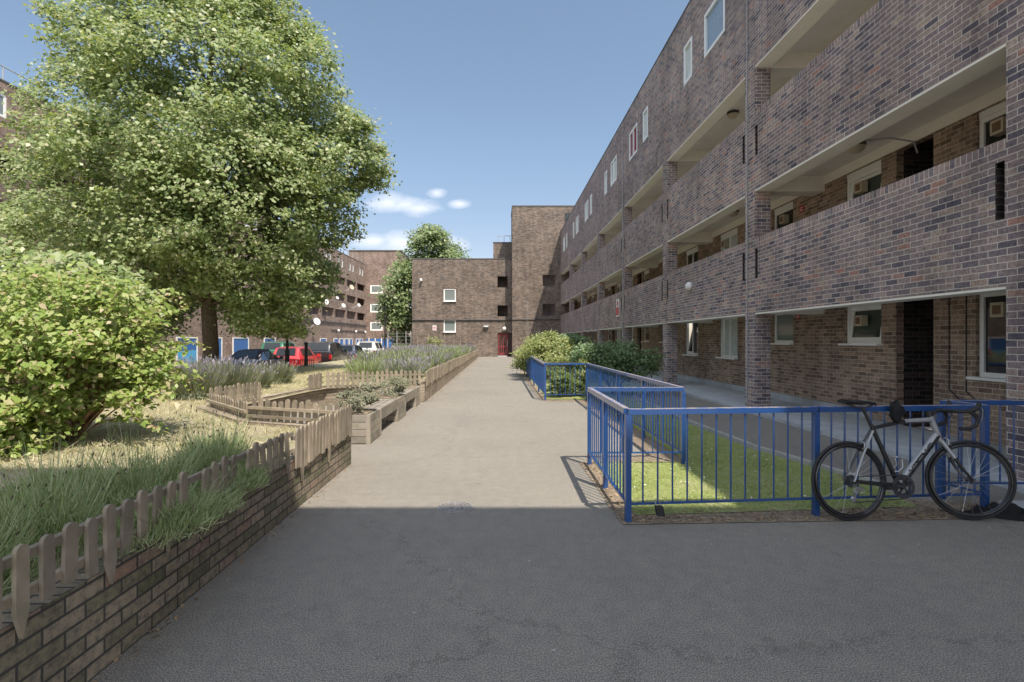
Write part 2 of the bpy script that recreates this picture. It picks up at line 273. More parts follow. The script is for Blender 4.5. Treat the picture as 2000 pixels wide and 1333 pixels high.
# ------------------------------------------------------------------ mesh helpers
class MB:
    def __init__(s): s.v = []; s.f = []; s.m = []
    def add(s, vs, fs, mi=0):
        o = len(s.v); s.v += [tuple(p) for p in vs]; s.f += [tuple(i+o for i in f) for f in fs]; s.m += [mi]*len(fs)
    def box(s, x0, x1, y0, y1, z0, z1, mi=0):
        s.add([(x0,y0,z0),(x1,y0,z0),(x1,y1,z0),(x0,y1,z0),(x0,y0,z1),(x1,y0,z1),(x1,y1,z1),(x0,y1,z1)],
              [(3,2,1,0),(4,5,6,7),(0,1,5,4),(1,2,6,5),(2,3,7,6),(3,0,4,7)], mi)
    def fbox(s, fr, u0, u1, v0, v1, d0, d1, mi=0):
        p = [fr(u, v, d) for d in (d0, d1) for (u, v) in ((u0,v0),(u1,v0),(u1,v1),(u0,v1))]
        s.add(p, [(0,1,2,3),(7,6,5,4),(0,4,5,1),(1,5,6,2),(2,6,7,3),(3,7,4,0)], mi)
    def bar(s, a, b, w, h, mi=0, up=(0,0,1)):
        a = Vector(a); b = Vector(b); d = (b-a).normalized(); u = Vector(up)
        if abs(d.dot(u)) > .95: u = Vector((0, 1, 0))
        r = d.cross(u).normalized()*w/2; u = r.cross(d).normalized()*h/2
        s.add([a-r-u,a+r-u,a+r+u,a-r+u,b-r-u,b+r-u,b+r+u,b-r+u], [(0,1,2,3),(7,6,5,4),(0,4,5,1),(1,5,6,2),(2,6,7,3),(3,7,4,0)], mi)
    def tube(s, pts, rad, n=8, mi=0, closed=False):
        pts = [Vector(p) for p in pts]; N = len(pts)
        rads = rad if isinstance(rad, (list, tuple)) else [rad]*N
        o = len(s.v); ref = None
        for i, p in enumerate(pts):
            if closed: t = pts[(i+1) % N]-pts[i-1]
            else: t = pts[min(i+1, N-1)]-pts[max(i-1, 0)]
            t.normalize()
            if ref is None: ref = Vector((0,0,1)) if abs(t.z) < .9 else Vector((1,0,0))
            a = t.cross(ref).normalized(); b = a.cross(t).normalized(); ref = b
            for k in range(n):
                q = 2*math.pi*k/n; s.v.append(tuple(p+(a*math.cos(q)+b*math.sin(q))*rads[i]))
        for i in range(N if closed else N-1):
            j = (i+1) % N
            for k in range(n):
                s.f.append((o+i*n+k, o+i*n+(k+1) % n, o+j*n+(k+1) % n, o+j*n+k)); s.m.append(mi)
        if not closed:
            s.f.append(tuple(o+k for k in range(n))[::-1]); s.m.append(mi)
            s.f.append(tuple(o+(N-1)*n+k for k in range(n))); s.m.append(mi)
    def lathe(s, c, prof, n=20, mi=0, axis=(0,0,1)):
        ax = Vector(axis).normalized(); a = ax.orthogonal().normalized(); b = ax.cross(a); c = Vector(c); o = len(s.v)
        for (r, h) in prof:
            for k in range(n):
                q = 2*math.pi*k/n; s.v.append(tuple(c+ax*h+(a*math.cos(q)+b*math.sin(q))*r))
        for i in range(len(prof)-1):
            for k in range(n):
                s.f.append((o+i*n+k, o+i*n+(k+1) % n, o+(i+1)*n+(k+1) % n, o+(i+1)*n+k)); s.m.append(mi)
        s.f.append(tuple(o+k for k in range(n))[::-1]); s.m.append(mi)
        s.f.append(tuple(o+(len(prof)-1)*n+k for k in range(n))); s.m.append(mi)
    def wall(s, fr, u0, u1, v0, v1, th, holes=(), mi=0, rm=None):
        rm = mi if rm is None else rm
        us = sorted({u0, u1, *[h[0] for h in holes], *[h[1] for h in holes]}); vv = sorted({v0, v1, *[h[2] for h in holes], *[h[3] for h in holes]})
        us = [u for u in us if u0 <= u <= u1]; vv = [v for v in vv if v0 <= v <= v1]
        def solid(i, j):
            if i < 0 or j < 0 or i >= len(us)-1 or j >= len(vv)-1: return False
            cu, cv = (us[i]+us[i+1])/2, (vv[j]+vv[j+1])/2
            return not any(h[0] < cu < h[1] and h[2] < cv < h[3] for h in holes)
        for i in range(len(us)-1):
            for j in range(len(vv)-1):
                if not solid(i, j): continue
                a, b, c, d = us[i], us[i+1], vv[j], vv[j+1]
                s.add([fr(a,c,0),fr(b,c,0),fr(b,d,0),fr(a,d,0)], [(0,1,2,3)], mi)
                s.add([fr(a,c,th),fr(b,c,th),fr(b,d,th),fr(a,d,th)], [(3,2,1,0)], mi)
                if not solid(i-1, j): s.add([fr(a,c,0),fr(a,d,0),fr(a,d,th),fr(a,c,th)], [(0,1,2,3)], rm)
                if not solid(i+1, j): s.add([fr(b,c,0),fr(b,c,th),fr(b,d,th),fr(b,d,0)], [(0,1,2,3)], rm)
                if not solid(i, j-1): s.add([fr(a,c,0),fr(a,c,th),fr(b,c,th),fr(b,c,0)], [(0,1,2,3)], rm)
                if not solid(i, j+1): s.add([fr(a,d,0),fr(b,d,0),fr(b,d,th),fr(a,d,th)], [(0,1,2,3)], rm)
    def build(s, name, mats, parent=None, smooth=0, local=False, uv=True):
        if isinstance(mats, str): mats = [mats]
        v = np.array(s.v, dtype=float)
        if parent is not None and not local:
            q = parent
            off = Vector((0,0,0))
            while q is not None: off += q.location; q = q.parent
            v = v-np.array(off)
        me = bpy.data.meshes.new(name); me.from_pydata(v.tolist(), [], s.f)
        for m in mats: me.materials.append(MATS[m])
        if len(mats) > 1: me.polygons.foreach_set('material_index', s.m)
        me.update()
        if uv:
            w = np.array(s.v, dtype=float)
            ul = me.uv_layers.new(name='UVMap'); out = np.zeros((len(me.loops), 2))
            for p in me.polygons:
                n = p.normal
                for li in p.loop_indices:
                    c = w[me.loops[li].vertex_index]
                    if abs(n.z) > .7: out[li] = (c[0], c[1])
                    else:
                        l = math.hypot(n.x, n.y) or 1; out[li] = (abs(n.y)/l*c[0]+abs(n.x)/l*c[1]*(1 if n.x*n.y <= 0 else -1), c[2])
            ul.data.foreach_set('uv', out.ravel())
        if smooth:
            me.polygons.foreach_set('use_smooth', [True]*len(me.polygons)); me.set_sharp_from_angle(angle=R(smooth))
        o = bpy.data.objects.new(name, me); COL.objects.link(o)
        if parent is not None: o.parent = parent
        return o
def tag(o, label=None, cat=None, group=None, kind=None):
    for k, v in (('label', label), ('category', cat), ('group', group), ('kind', kind)):
        if v: o[k] = v
    return o
def empty(name, loc=(0,0,0), label=None, cat=None, group=None, rz=0):
    o = bpy.data.objects.new(name, None); COL.objects.link(o); o.location = loc; o.rotation_euler = (0,0,rz); o.empty_display_size = .1
    return tag(o, label, cat, group)
def kids(o): return [c for c in bpy.data.objects if c.parent == o]
def copy_tree(o, parent=None):
    c = o.copy(); COL.objects.link(c); c.parent = parent
    for ch in kids(o): copy_tree(ch, c)
    return c
def struct(mb, name, mats, **k): return tag(mb.build(name, mats, **k), kind='structure')
def axis_frame(o, U, N):
    o = Vector(o); U = Vector(U); N = Vector(N)
    return lambda u, v, d: tuple(o+U*u+N*d+Vector((0,0,v)))

# fast leaf clouds -------------------------------------------------
def leaf_mesh(name, pts, nrm, size, mat, parent=None, aspect=.6, fold=.25, mats2=None, hang=.0, jit=.35):
    """one rhombic folded leaf per point"""
    n = len(pts); rng = RNG
    nrm = nrm+rng.normal(0, jit, (n,3)); nrm /= np.linalg.norm(nrm, axis=1)[:, None]+1e-9
    t = rng.normal(0, 1, (n,3)); t[:, 2] -= hang; t -= (t*nrm).sum(1)[:, None]*nrm; t /= np.linalg.norm(t, axis=1)[:, None]+1e-9
    b = np.cross(nrm, t); sz = (size*(.6+.8*rng.random(n)))[:, None]
    v = np.empty((n, 4, 3))
    v[:, 0] = pts-t*sz*.5; v[:, 2] = pts+t*sz*.5
    v[:, 1] = pts+b*sz*aspect*.5+nrm*sz*fold*.5-t*sz*.08; v[:, 3] = pts-b*sz*aspect*.5+nrm*sz*fold*.5-t*sz*.08
    return quads(name, v, mat, parent)
def quads(name, v, mat, parent=None, mi=None):
    n, k = v.shape[:2]
    off = np.array([0, 0, 0], float); q = parent
    while q is not None: off += np.array(q.location); q = q.parent
    v = v.reshape(-1, 3)-off
    me = bpy.data.meshes.new(name); me.vertices.add(n*k); me.vertices.foreach_set('co', v.ravel())
    me.loops.add(n*k); me.loops.foreach_set('vertex_index', np.arange(n*k, dtype=np.int32))
    me.polygons.add(n); me.polygons.foreach_set('loop_start', np.arange(0, n*k, k, dtype=np.int32))
    for m in ([mat] if isinstance(mat, str) else mat): me.materials.append(MATS[m])
    if mi is not None: me.polygons.foreach_set('material_index', mi.astype(np.int32))
    me.update(); me.validate()
    o = bpy.data.objects.new(name, me); COL.objects.link(o)
    if parent is not None: o.parent = parent
    return o
def ragged(lobes, k=7, f=.36):
    out = list(lobes)
    for c, r in lobes:
        for _ in range(k):
            d = RNG.normal(0, 1, 3); d[2] = d[2]*.8+.15; d /= np.linalg.norm(d); q = f*(.55+.8*RNG.random())
            out.append((tuple(np.array(c)+d*np.array(r)*(.88+.36*RNG.random())), tuple(np.array(r)*q)))
    return out
def lobe_points(lobes, n, shell=.55, clump=.28, per=26):
    """leaf positions in clumps spread through ellipsoidal lobes (centre, radii)"""
    w = np.array([max(.05, r[0]*r[2]) for c, r in lobes]); w /= w.sum(); P = []; Nn = []
    nc = max(1, n//per)
    idx = RNG.choice(len(lobes), nc, p=w)
    for i in idx:
        c, r = lobes[i]; c = np.array(c); r = np.array(r)
        d = RNG.normal(0, 1, 3); d /= np.linalg.norm(d); rad = shell+(1.06-shell)*RNG.random()**.6
        if RNG.random() < .06: rad = 1.0+.12*RNG.random()
        cc = c+d*r*rad
        k = RNG.poisson(per)+3
        q = RNG.normal(0, 1, (k, 3))*clump*np.array([1, 1, .55])*(.6+.7*RNG.random())
        P.append(cc+q); nn = d*.4+np.array([.25, -.5, .8]); Nn.append(np.tile(nn, (k, 1)))
    return np.concatenate(P), np.concatenate(Nn)
def blades(base, height, width, lean, curl=.3):
    """bent three-point blades: two faces each would be heavy, one tapered quad is enough"""
    n = len(base); a = RNG.random(n)*2*np.pi; d = np.stack([np.cos(a), np.sin(a), np.zeros(n)], 1)
    b2 = RNG.random(n)*2*np.pi; s = np.stack([np.cos(b2), np.sin(b2), np.zeros(n)], 1)*width[:, None]*.5
    h = height[:, None]; up = np.array([0, 0, 1.0])
    tip = base+up*h+d*(lean[:, None]*h)
    v = np.empty((n, 4, 3)); v[:, 0] = base-s; v[:, 1] = base+s; v[:, 2] = tip+s*.25; v[:, 3] = tip-s*.25
    return v, tip
def in_poly(p, poly):
    x, y = p[:, 0], p[:, 1]; c = np.zeros(len(p), bool); n = len(poly)
    for i in range(n):
        x1, y1 = poly[i]; x2, y2 = poly[i-1]
        with np.errstate(divide='ignore', invalid='ignore'):
            c ^= ((y1 > y) != (y2 > y)) & (x < (x2-x1)*(y-y1)/(y2-y1+1e-12)+x1)
    return c
def scatter(poly, n, z):
    P = np.array(poly); lo, hi = P.min(0), P.max(0); q = RNG.random((n*3, 2))*(hi-lo)+lo; q = q[in_poly(q, poly)][:n]
    return np.concatenate([q, np.full((len(q), 1), z)], 1)

# ------------------------------------------------------------------ ground, path, lawns
g = MB(); g.add([(-900,-900,-.32),(900,-900,-.32),(900,900,-.32),(-900,900,-.32)], [(0,1,2,3)]); struct(g, 'ground', 'asphalt')
g = MB(); g.box(-4.9, 7.2, -14, 49.6, -.30, 0); struct(g, 'path', 'asphalt')
ALC = [(-1.95,6.6),(-3.3,7.35),(-4.45,8.6),(-4.2,10.0),(-4.05,11.7),(-3.9,12.35),(-1.95,13.1)]
LAWN = [(-1.95,-3)]+ALC+[(-1.95,46),(-8.6,46),(-8.6,22.5),(-11.4,20.6),(-17,15),(-17,-3)]
ZL = .40
g = MB(); n = len(LAWN); g.add([(x,y,ZL) for x, y in LAWN], [tuple(range(n))])
out = {(-8.6,46):(-9.6,46.6),(-8.6,22.5):(-9.7,22.0),(-11.4,20.6):(-11.8,21.5),(-17,15):(-18,16),(-1.95,46):(-1.95,46.6),(-17,-3):(-18,-3)}
ks = [(-1.95,46),(-8.6,46),(-8.6,22.5),(-11.4,20.6),(-17,15),(-17,-3)]
for a, b in zip(ks, ks[1:]): g.add([(*a,ZL),(*b,ZL),(*out[b],-.32),(*out[a],-.32)], [(0,1,2,3)])
struct(g, 'lawn', 'dry_lawn')
RL = [(1.16,4.62),(3.75,4.85),(3.85,5.6),(3.45,7.5),(3.35,10),(3.4,14),(4.6,16),(4.6,30),(1.2,30),(1.2,13.6),(2.3,13.5),(2.3,6.62),(1.16,6.62)]
g = MB(); g.add([(x,y,.012) for x, y in RL], [tuple(range(len(RL)))]); struct(g, 'lawn', 'green_lawn')
g = MB(); g.add([(1.0,4.40,.006),(4.4,4.56,.006),(4.45,4.9,.006),(3.85,5.1,.006),(3.7,4.95,.006),(1.3,4.75,.006),(1.2,6.75,.006),(.98,6.6,.006)], [tuple(range(8))])
g.add([(1.02,13.35,.006),(2.35,13.2,.006),(2.35,13.9,.006),(1.3,13.9,.006),(1.25,26,.006),(.98,26,.006)], [tuple(range(6))])
g.add([(1.12,6.40,.005),(2.4,6.45,.005),(2.45,13.3,.005),(1.95,13.3,.005),(1.95,7.2,.005),(1.6,6.85,.005),(1.1,6.75,.005)], [tuple(range(7))])
struct(g, 'earth', 'soil')
g = MB(); g.box(5.12, 6.845, 5.0, 46.7, 0.0, .055); g.box(4.6, 7.2, -.9, 5.0, 0, .02); struct(g, 'walkway', 'concrete')
g = MB(); pts = [(3.92,5.35),(3.52,7.5),(3.42,10),(3.47,14),(4.66,16),(4.66,30)]
for a, b in zip(pts, pts[1:]): g.bar((*a,.02), (*b,.02), .06, .07)
struct(g, 'kerb', 'kerb_concrete')

# grass, litter: nobody could count them
P = scatter([(1.16,4.65),(3.7,4.9),(3.8,5.6),(3.4,7.5),(3.3,10),(3.3,15),(2.3,15),(2.3,6.62),(1.16,6.62)], 24000, .012)
v, _ = blades(P, .012+.03*RNG.random(len(P))**1.5, .004+.004*RNG.random(len(P)), 1.0+RNG.random(len(P))*2.0)
tag(quads('grass', v, 'grass_green'), 'short green lawn grass behind the blue railings', 'grass', kind='stuff')
poly = [(-2.0,3.2),(-2.0,6.6),(-3.35,7.4),(-4.5,8.65),(-4.3,10),(-4.1,12.3),(-3.5,13),(-3.5,22),(-8.6,22),(-11,20),(-11,3.2)]
P = scatter(poly, 60000, ZL)
v, _ = blades(P, .02+.06*RNG.random(len(P))**2, .007+.008*RNG.random(len(P)), 1.0+RNG.random(len(P))*2.2)
tag(quads('grass', v, 'grass_dry'), 'dry straw coloured grass on the raised lawn', 'grass', kind='stuff')
P = np.concatenate([scatter([(1.05,4.42),(4.4,4.58),(4.4,4.85),(1.05,4.75)], 700, .012), scatter([(.98,4.5),(1.2,4.5),(1.2,6.6),(1.0,6.6)], 260, .012), scatter([(1.1,13.2),(2.3,13.2),(2.3,13.8),(1.1,13.8)], 260, .012), scatter([(3.0,4.5),(4.6,4.6),(4.6,5.1),(3.2,5.0)], 260, .014)])
P = np.concatenate([P, scatter([(-1.8,2),(-1.72,2),(-1.72,6.6),(-1.8,6.6)], 120, .006), scatter([(-1.8,13),(-1.65,13),(-1.65,40),(-1.8,40)], 500, .006)])
leaf_mesh('leaf_litter', P, np.tile([0,0,1.0],(len(P),1)), .028, 'brown_leaf', jit=.3)
tag(bpy.data.objects['leaf_litter'], 'brown fallen leaves along the foot of the blue railings', 'leaves', kind='stuff')

P = scatter([(1.3,4.8),(3.5,5.0),(3.3,9),(2.3,9),(2.3,6.7),(1.3,6.5)], 100, .045)
leaf_mesh('daisies', P, np.tile([0,-.3,1.0],(len(P),1)), .017, 'lamp_white', aspect=1.0, jit=.2)
tag(bpy.data.objects['daisies'], 'white daisies dotted over the short green lawn', 'daisies', kind='stuff')
# ------------------------------------------------------------------ windows
def window(root, fr, u0, u1, v0, v1, d=.1, split=None, glass_m='glass_dark', tilt=0, fan=None, sill=True, curtain=None, vent=True, fw=.07, label=None, head=0):
    """white plastic frame (part) > pane, sill, opening sash, fan (sub-parts)"""
    w = MB(); e = .004
    for a in ((u0+e,u0+fw,v0+e,v1-e),(u1-fw,u1-e,v0+e,v1-e),(u0+fw,u1-fw,v0+e,v0+fw),(u0+fw,u1-fw,v1-fw,v1-e)): w.fbox(fr, *a, d, d+.07)
    if head: w.fbox(fr, u0+e, u1-e, v1, v1+head, d-.008, d+.07)
    if vent: w.fbox(fr, u0+fw+.02, u1-fw-.02, v1-fw*.8, v1-fw*.45, d-.012, d+.002)
    xs = [u0+fw, u1-fw]
    if split:
        for s in ([split] if not isinstance(split, (list, tuple)) else split):
            c = u0+(u1-u0)*s; w.fbox(fr, c-.03, c+.03, v0+fw, v1-fw, d, d+.07); xs.insert(-1, c)
    W = w.build('window', 'white_frame', root)
    if label: W['label'] = label
    lights = list(zip(xs, xs[1:]))
    p = MB()
    for i, (a, b) in enumerate(lights):
        if tilt and i == len(lights)-1 and tilt > 0: continue
        p.fbox(fr, a, b, v0+fw, v1-fw, d+.03, d+.04)
    if p.v: p.build('pane', glass_m, W)
    if tilt > 0:
        a, b = lights[-1]; t = MB(); tp = MB(); k = tilt
        def tf(u, v, dd): return fr(u, v, dd-(v1-fw-v)*0+(v-(v0+fw))*k)      # sash hinged at its foot, leaning into the room
        for q in ((a,a+.05,v0+fw,v1-fw),(b-.05,b,v0+fw,v1-fw),(a+.05,b-.05,v0+fw,v0+fw+.05),(a+.05,b-.05,v1-fw-.05,v1-fw)): t.fbox(tf, *q, d+.0, d+.05)
        tp.fbox(tf, a+.05, b-.05, v0+fw+.05, v1-fw-.05, d+.02, d+.03)
        t.build('sash', 'white_frame', W); tp.build('pane', glass_m, W)
        bk = MB(); bk.fbox(fr, a, b, v0+fw, v1-fw, d+.35, d+.36); bk.build('blind', 'brown_mesh', W)
    if fan:
        c, q = fan; f = MB(); cx = u0+(u1-u0)*c; cz = v1-(v1-v0)*q; s = .1
        f.fbox(fr, cx-s, cx+s, cz-s, cz+s, d-.1, d+.028); f.fbox(fr, cx-s*.62, cx+s*.62, cz-s*.62, cz+s*.62, d-.106, d-.1, 1)
        f.build('fan', ['beige_plastic', 'brown_mesh'], W)
    if sill:
        s = MB(); s.fbox(fr, u0-.04, u1+.04, v0-.035, v0+.002, d-.16, d+.06); s.build('sill', 'white_frame', W)
    if curtain:
        c = MB(); nq = 14
        for i in range(nq):
            a = u0+fw+(u1-u0-2*fw)*i/nq; b = u0+fw+(u1-u0-2*fw)*(i+1)/nq
            q = .05 if i % 2 else .075; r = .075 if i % 2 else .05
            c.add([fr(a,v0+fw,d+q),fr(b,v0+fw,d+r),fr(b,v1-fw,d+r),fr(a,v1-fw,d+q)], [(0,1,2,3)])
        c.build('curtain', curtain, W)
    return W

# ------------------------------------------------------------------ the long block on the right
XF, XI, XB = 5.37, 5.70, 6.85
PY = [5.30, 11.40, 17.37, 23.30, 29.27, 35.20, 41.10]; PWD = .45; YE = 47.4
RB = empty('apartment_block', (XF, 5.3, 0), 'long three storey dark brick block with open access balconies along the path', 'apartment block')
ff = axis_frame((XF,0,0), (0,1,0), (1,0,0))
m = MB()
twin = [(12.9,14.2,8.85,9.98,'L'),(15.1,15.77,8.85,9.98,'S'),(19.6,20.25,8.85,9.98,'S'),(21.1,22.4,8.85,9.98,'L'),(24.8,26.1,8.85,9.98,'L'),(27.0,27.65,8.85,9.98,'S'),
        (31.4,32.05,8.85,9.98,'S'),(32.7,34.0,8.85,9.98,'L'),(36.7,38.0,8.85,9.98,'L'),(38.8,39.45,8.85,9.98,'S'),(42.8,43.45,8.85,9.98,'S'),(44.2,45.5,8.85,9.98,'L')]
ZT = [2.07, 4.65, 7.25]; ZC = [3.64, 6.30]
m.wall(ff, 5.30, YE, ZT[2], 11.0, .33, [w[:4] for w in twin])
m.build('upper_wall', 'brick_dark', RB)
m = MB(); m.box(XF, 8.9, -.95, 5.295, 0, 11.0); m.build('end_wall', 'brick_dark', RB)
m = MB(); m.box(XF-.012, XF+.36, 5.25, YE, 11.0, 11.055); m.build('roof_coping', 'coping_dark', RB)
m = MB(); m.box(XF+.34, 15, 5.3, YE, 10.6, 10.9); m.build('roof', 'roof_felt', RB)
for i, y in enumerate(PY):
    m = MB(); m.box(XF, XI, y, y+PWD, 0, ZT[2]-.002); m.build('pier', 'brick_dark', RB)
ends = PY[1:]+[YE]
for i, y in enumerate(PY):
    a, b = y+PWD, ends[i]
    for lv in (0, 1):
        z0, z1 = ZT[lv], ZC[lv]
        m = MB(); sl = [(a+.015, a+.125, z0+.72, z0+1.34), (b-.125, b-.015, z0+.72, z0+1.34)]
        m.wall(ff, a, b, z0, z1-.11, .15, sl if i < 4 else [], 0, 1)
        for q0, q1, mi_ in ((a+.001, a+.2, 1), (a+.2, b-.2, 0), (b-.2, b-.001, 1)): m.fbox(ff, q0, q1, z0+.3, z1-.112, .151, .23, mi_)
        m.build('parapet', ['brick_dark', 'brick_recess_shade'], RB)  # slot reveals and backing take the brick with shade in its colour
        m = MB(); m.box(XF+.002, XF+.24, a, b, z1-.11, z1); m.build('coping', 'soldier', RB)
    for lv in (0, 1, 2):
        m = MB(); m.box(XF+.004, XI+.01, a+.001, b-.001, ZT[lv]-.03, ZT[lv]-.001); m.box(XF+.24, XI+.008, a+.001, b-.001, ZT[lv]-.001, ZT[lv]+.3)
        m.build('soffit', 'cream_paint', RB)
    for lv in (0, 1, 2):
        m = MB(); m.box(XI+.001, XB-.001, y+.02, y+PWD-.02, ZT[lv]-.02, ZT[lv]+.3); m.build('cross_beam', 'cream_paint', RB)
for lv in (0, 1, 2):
    m = MB(); m.box(XI+.012, XB+.3, 5.3, YE, ZT[lv]+.301, ZT[lv]+.53); m.build('balcony_slab', 'grey_ceiling', RB)
# set back wall behind the balconies
fb = axis_frame((XB,0,0), (0,1,0), (1,0,0))
T, D2, S, RC = 'T', 'D', 'S', 'R'
pat = [(6.45,7.8,T),(8.56,9.37,RC),(9.73,10.76,D2),(12.65,13.6,S),(15.6,16.9,T),(18.7,20.0,T),(22.0,22.9,S),(24.8,25.8,D2),(26.15,27.0,RC),(27.75,29.1,T),
       (30.5,31.8,T),(32.2,33.0,RC),(33.4,34.4,D2),(36.2,37.1,S),(39.2,40.5,T),(42.3,43.6,T)]
zz = {T:(.97,2.28), D2:(1.43,2.28), S:(1.42,2.28), RC:(.0,2.28)}
for lv in (0, 1, 2):
    fz = (0, 2.6, 5.2)[lv]; m = MB()
    holes = [(a, b, fz+zz[k][0], fz+zz[k][1]-(.12 if lv else 0)) for a, b, k in pat] if lv < 2 else []
    m.wall(fb, 5.3, YE, fz, fz+2.36, .13, holes)
    m.build('back_wall', 'cream_paint' if lv == 2 else 'brick_brown', RB)
    m = MB(); m.box(XB-.02, XB, 5.3, YE, fz+2.17, fz+2.365); m.build('lintel_band', 'cream_paint', RB)
    if lv == 2: continue
    for j, (a, b, k) in enumerate(pat):
        z0, z1 = fz+zz[k][0], fz+zz[k][1]-(.12 if lv else 0)
        if k == RC:
            m = MB(); m.box(XB+.131, XB+1.5, a-.2, a, fz, fz+2.4); m.box(XB+.131, XB+1.5, b, b+.2, fz, fz+2.4); m.box(XB+.131, XB+1.5, a+.001, b-.001, fz+2.3, fz+2.45); m.build('porch', 'brick_recess_shade', RB)
            d = MB(); d.box(XB+1.42, XB+1.48, a+.002, b-.002, fz, fz+2.29); dd = d.build('door', 'red_door', RB)
            h = MB(); h.tube([(XB+1.38,a+.12,fz+1.05),(XB+1.38,a+.12,fz+1.2)], .012); h.build('handle', 'alloy', dd)
        elif k == T:
            op = (lv == 0 and abs(a-18.7) < .1)
            window(RB, fb, a, b, z0, z1-.1, .05, split=.5 if j != 0 else None, tilt=.22 if op else 0, fan=(.72,.22) if (j in (0,) or (lv == 1 and j % 2 == 0)) else None, head=.1, vent=False, curtain='curtain_white' if (j in (4,9,10)) else None, glass_m='glass_clear' if (j in (4,9,10)) else 'glass_dark')
        elif k == D2:
            window(RB, fb, a, b, z0, z1-.1, .05, head=.1, glass_m='glass_green', tilt=.12 if j == 2 else 0, fan=(.55,.42) if j == 2 else (.4,.35))
        else:
            window(RB, fb, a, b, z0, z1-.1, .05, head=.1, fan=(.45,.4) if lv == 1 else None, glass_m='glass_frost' if lv == 0 else 'glass_dark')
for j, w in enumerate(twin):
    big = w[4] == 'L'
    window(RB, ff, *w[:4], -.012, glass_m='glass_clear', curtain='curtain_blue' if j == 0 else ('red_cloth' if j == 3 else 'curtain_white'), split=.5 if (big and j != 0) else None, fw=.085, vent=False, sill=False)
m = MB(); m.box(XF+.45, XF+.5, 5.3, YE, 7.7, 10.5); m.build('inner_wall', 'grey_ceiling', RB)
m = MB(); m.box(XB-.05, XB-.001, 10.0, 46.5, .055, .2); m.build('plinth', 'concrete', RB)
for y in (11.72, 23.5):
    m = MB(); m.tube([(XF-.018,y,.1),(XF-.018,y,10.95)], .014, 6); m.build('conduit', 'grey_pipe', RB)
for a, b in ((7.95, 7.98), (8.25, 8.28)):
    m = MB(); m.tube([(XB-.012,a,2.3),(XB-.012,a,.75),(XB-.012,a-.18,.62),(XB-.012,7.45,.66)], .008, 5); m.build('cable', 'black_metal', RB)
m = MB(); m.tube([(6.2,9.2,4.88),(6.5,9.0,4.85),(6.8,8.9,4.75),(6.82,8.85,4.55)], .014, 6); m.build('conduit', 'grey_pipe', RB)
def ceiling_light(x, y, z, label):
    r = empty('ceiling_light', (x,y,z), label, 'light', 'round lights under the balcony ceilings')
    m = MB(); m.lathe((x,y,z), [(.15,0),(.15,-.05),(.14,-.06)], 18); m.build('base', 'dark_pipe', r)
    m = MB(); m.lathe((x,y,z-.06), [(.14,0),(.13,-.05),(.08,-.10),(.02,-.115)], 18); m.build('diffuser', 'beige_plastic', r, smooth=50)
ceiling_light(6.25, 9.5, 4.945, 'round ceiling light with a bent conduit under the nearest first floor balcony')
ceiling_light(6.2, 14.4, 4.945, 'round ceiling light under the first floor balcony just past the second pier')
ceiling_light(6.2, 14.4, 7.545, 'round dark rimmed ceiling light under the top floor soffit past the second pier')
ceiling_light(6.2, 44.2, 7.545, 'small bright ceiling light in the last top balcony beside the tower')
ceiling_light(6.2, 44.2, 4.945, 'small ceiling light in the last first floor balcony beside the tower')
r = empty('bulkhead_light', (XF-.02, 15.2, 2.95), 'white oval bulkhead light on the dark brick parapet', 'light')
m = MB(); m.lathe((XF,15.2,3.0), [(.13,-.003),(.13,.03),(.12,.04)], 18, axis=(-1,0,0)); m.build('base', 'grey_pipe', r)
m = MB(); m.lathe((XF-.04,15.2,3.0), [(.12,0),(.115,.05),(.07,.1),(.01,.115)], 18, axis=(-1,0,0)); m.build('diffuser', 'lamp_white', r, smooth=50)
r = empty('warning_sign', (XF-.02, 24.6, 2.5), 'tall red and white sign fixed to the balcony parapet', 'sign')
m = MB(); m.box(XF-.02, XF-.004, 24.25, 24.85, 2.55, 3.35); m.build('board', 'sign_white', r)
m = MB(); m.box(XF-.024, XF-.0205, 24.28, 24.82, 2.62, 2.98); m.build('red_panel', 'sign_red', r)
m = MB(); m.lathe((XF-.0205,24.55,3.15), [(.13,0),(.13,.003)], 16, axis=(-1,0,0)); m.build('emblem', 'sign_red', r)
def redsign(y, z, label):
    m = MB(); m.box(XB-.012, XB-.002, y, y+.16, z, z+.17); m.box(XB-.014, XB-.012, y+.03, y+.13, z+.04, z+.07, 1); m.box(XB-.014, XB-.012, y+.03, y+.13, z+.10, z+.12, 1)
    tag(m.build('fire_notice', ['sign_red', 'sign_white']), label, 'sign', 'red notices on the balcony walls')
redsign(12.2, 4.38, 'small red notice on the first floor back wall beside the second pier')
redsign(12.35, 1.98, 'small red notice high on the ground floor wall beside the small window')
m = MB(); m.box(XB+.085, XB+.089, 7.2, 7.4, 1.55, 1.72); m.box(XB+.083, XB+.085, 7.22, 7.38, 1.56, 1.6, 1)
tag(m.build('window_sticker', ['sign_white', 'sign_red']), 'white and red sticker on the nearest ground floor window', 'sticker')

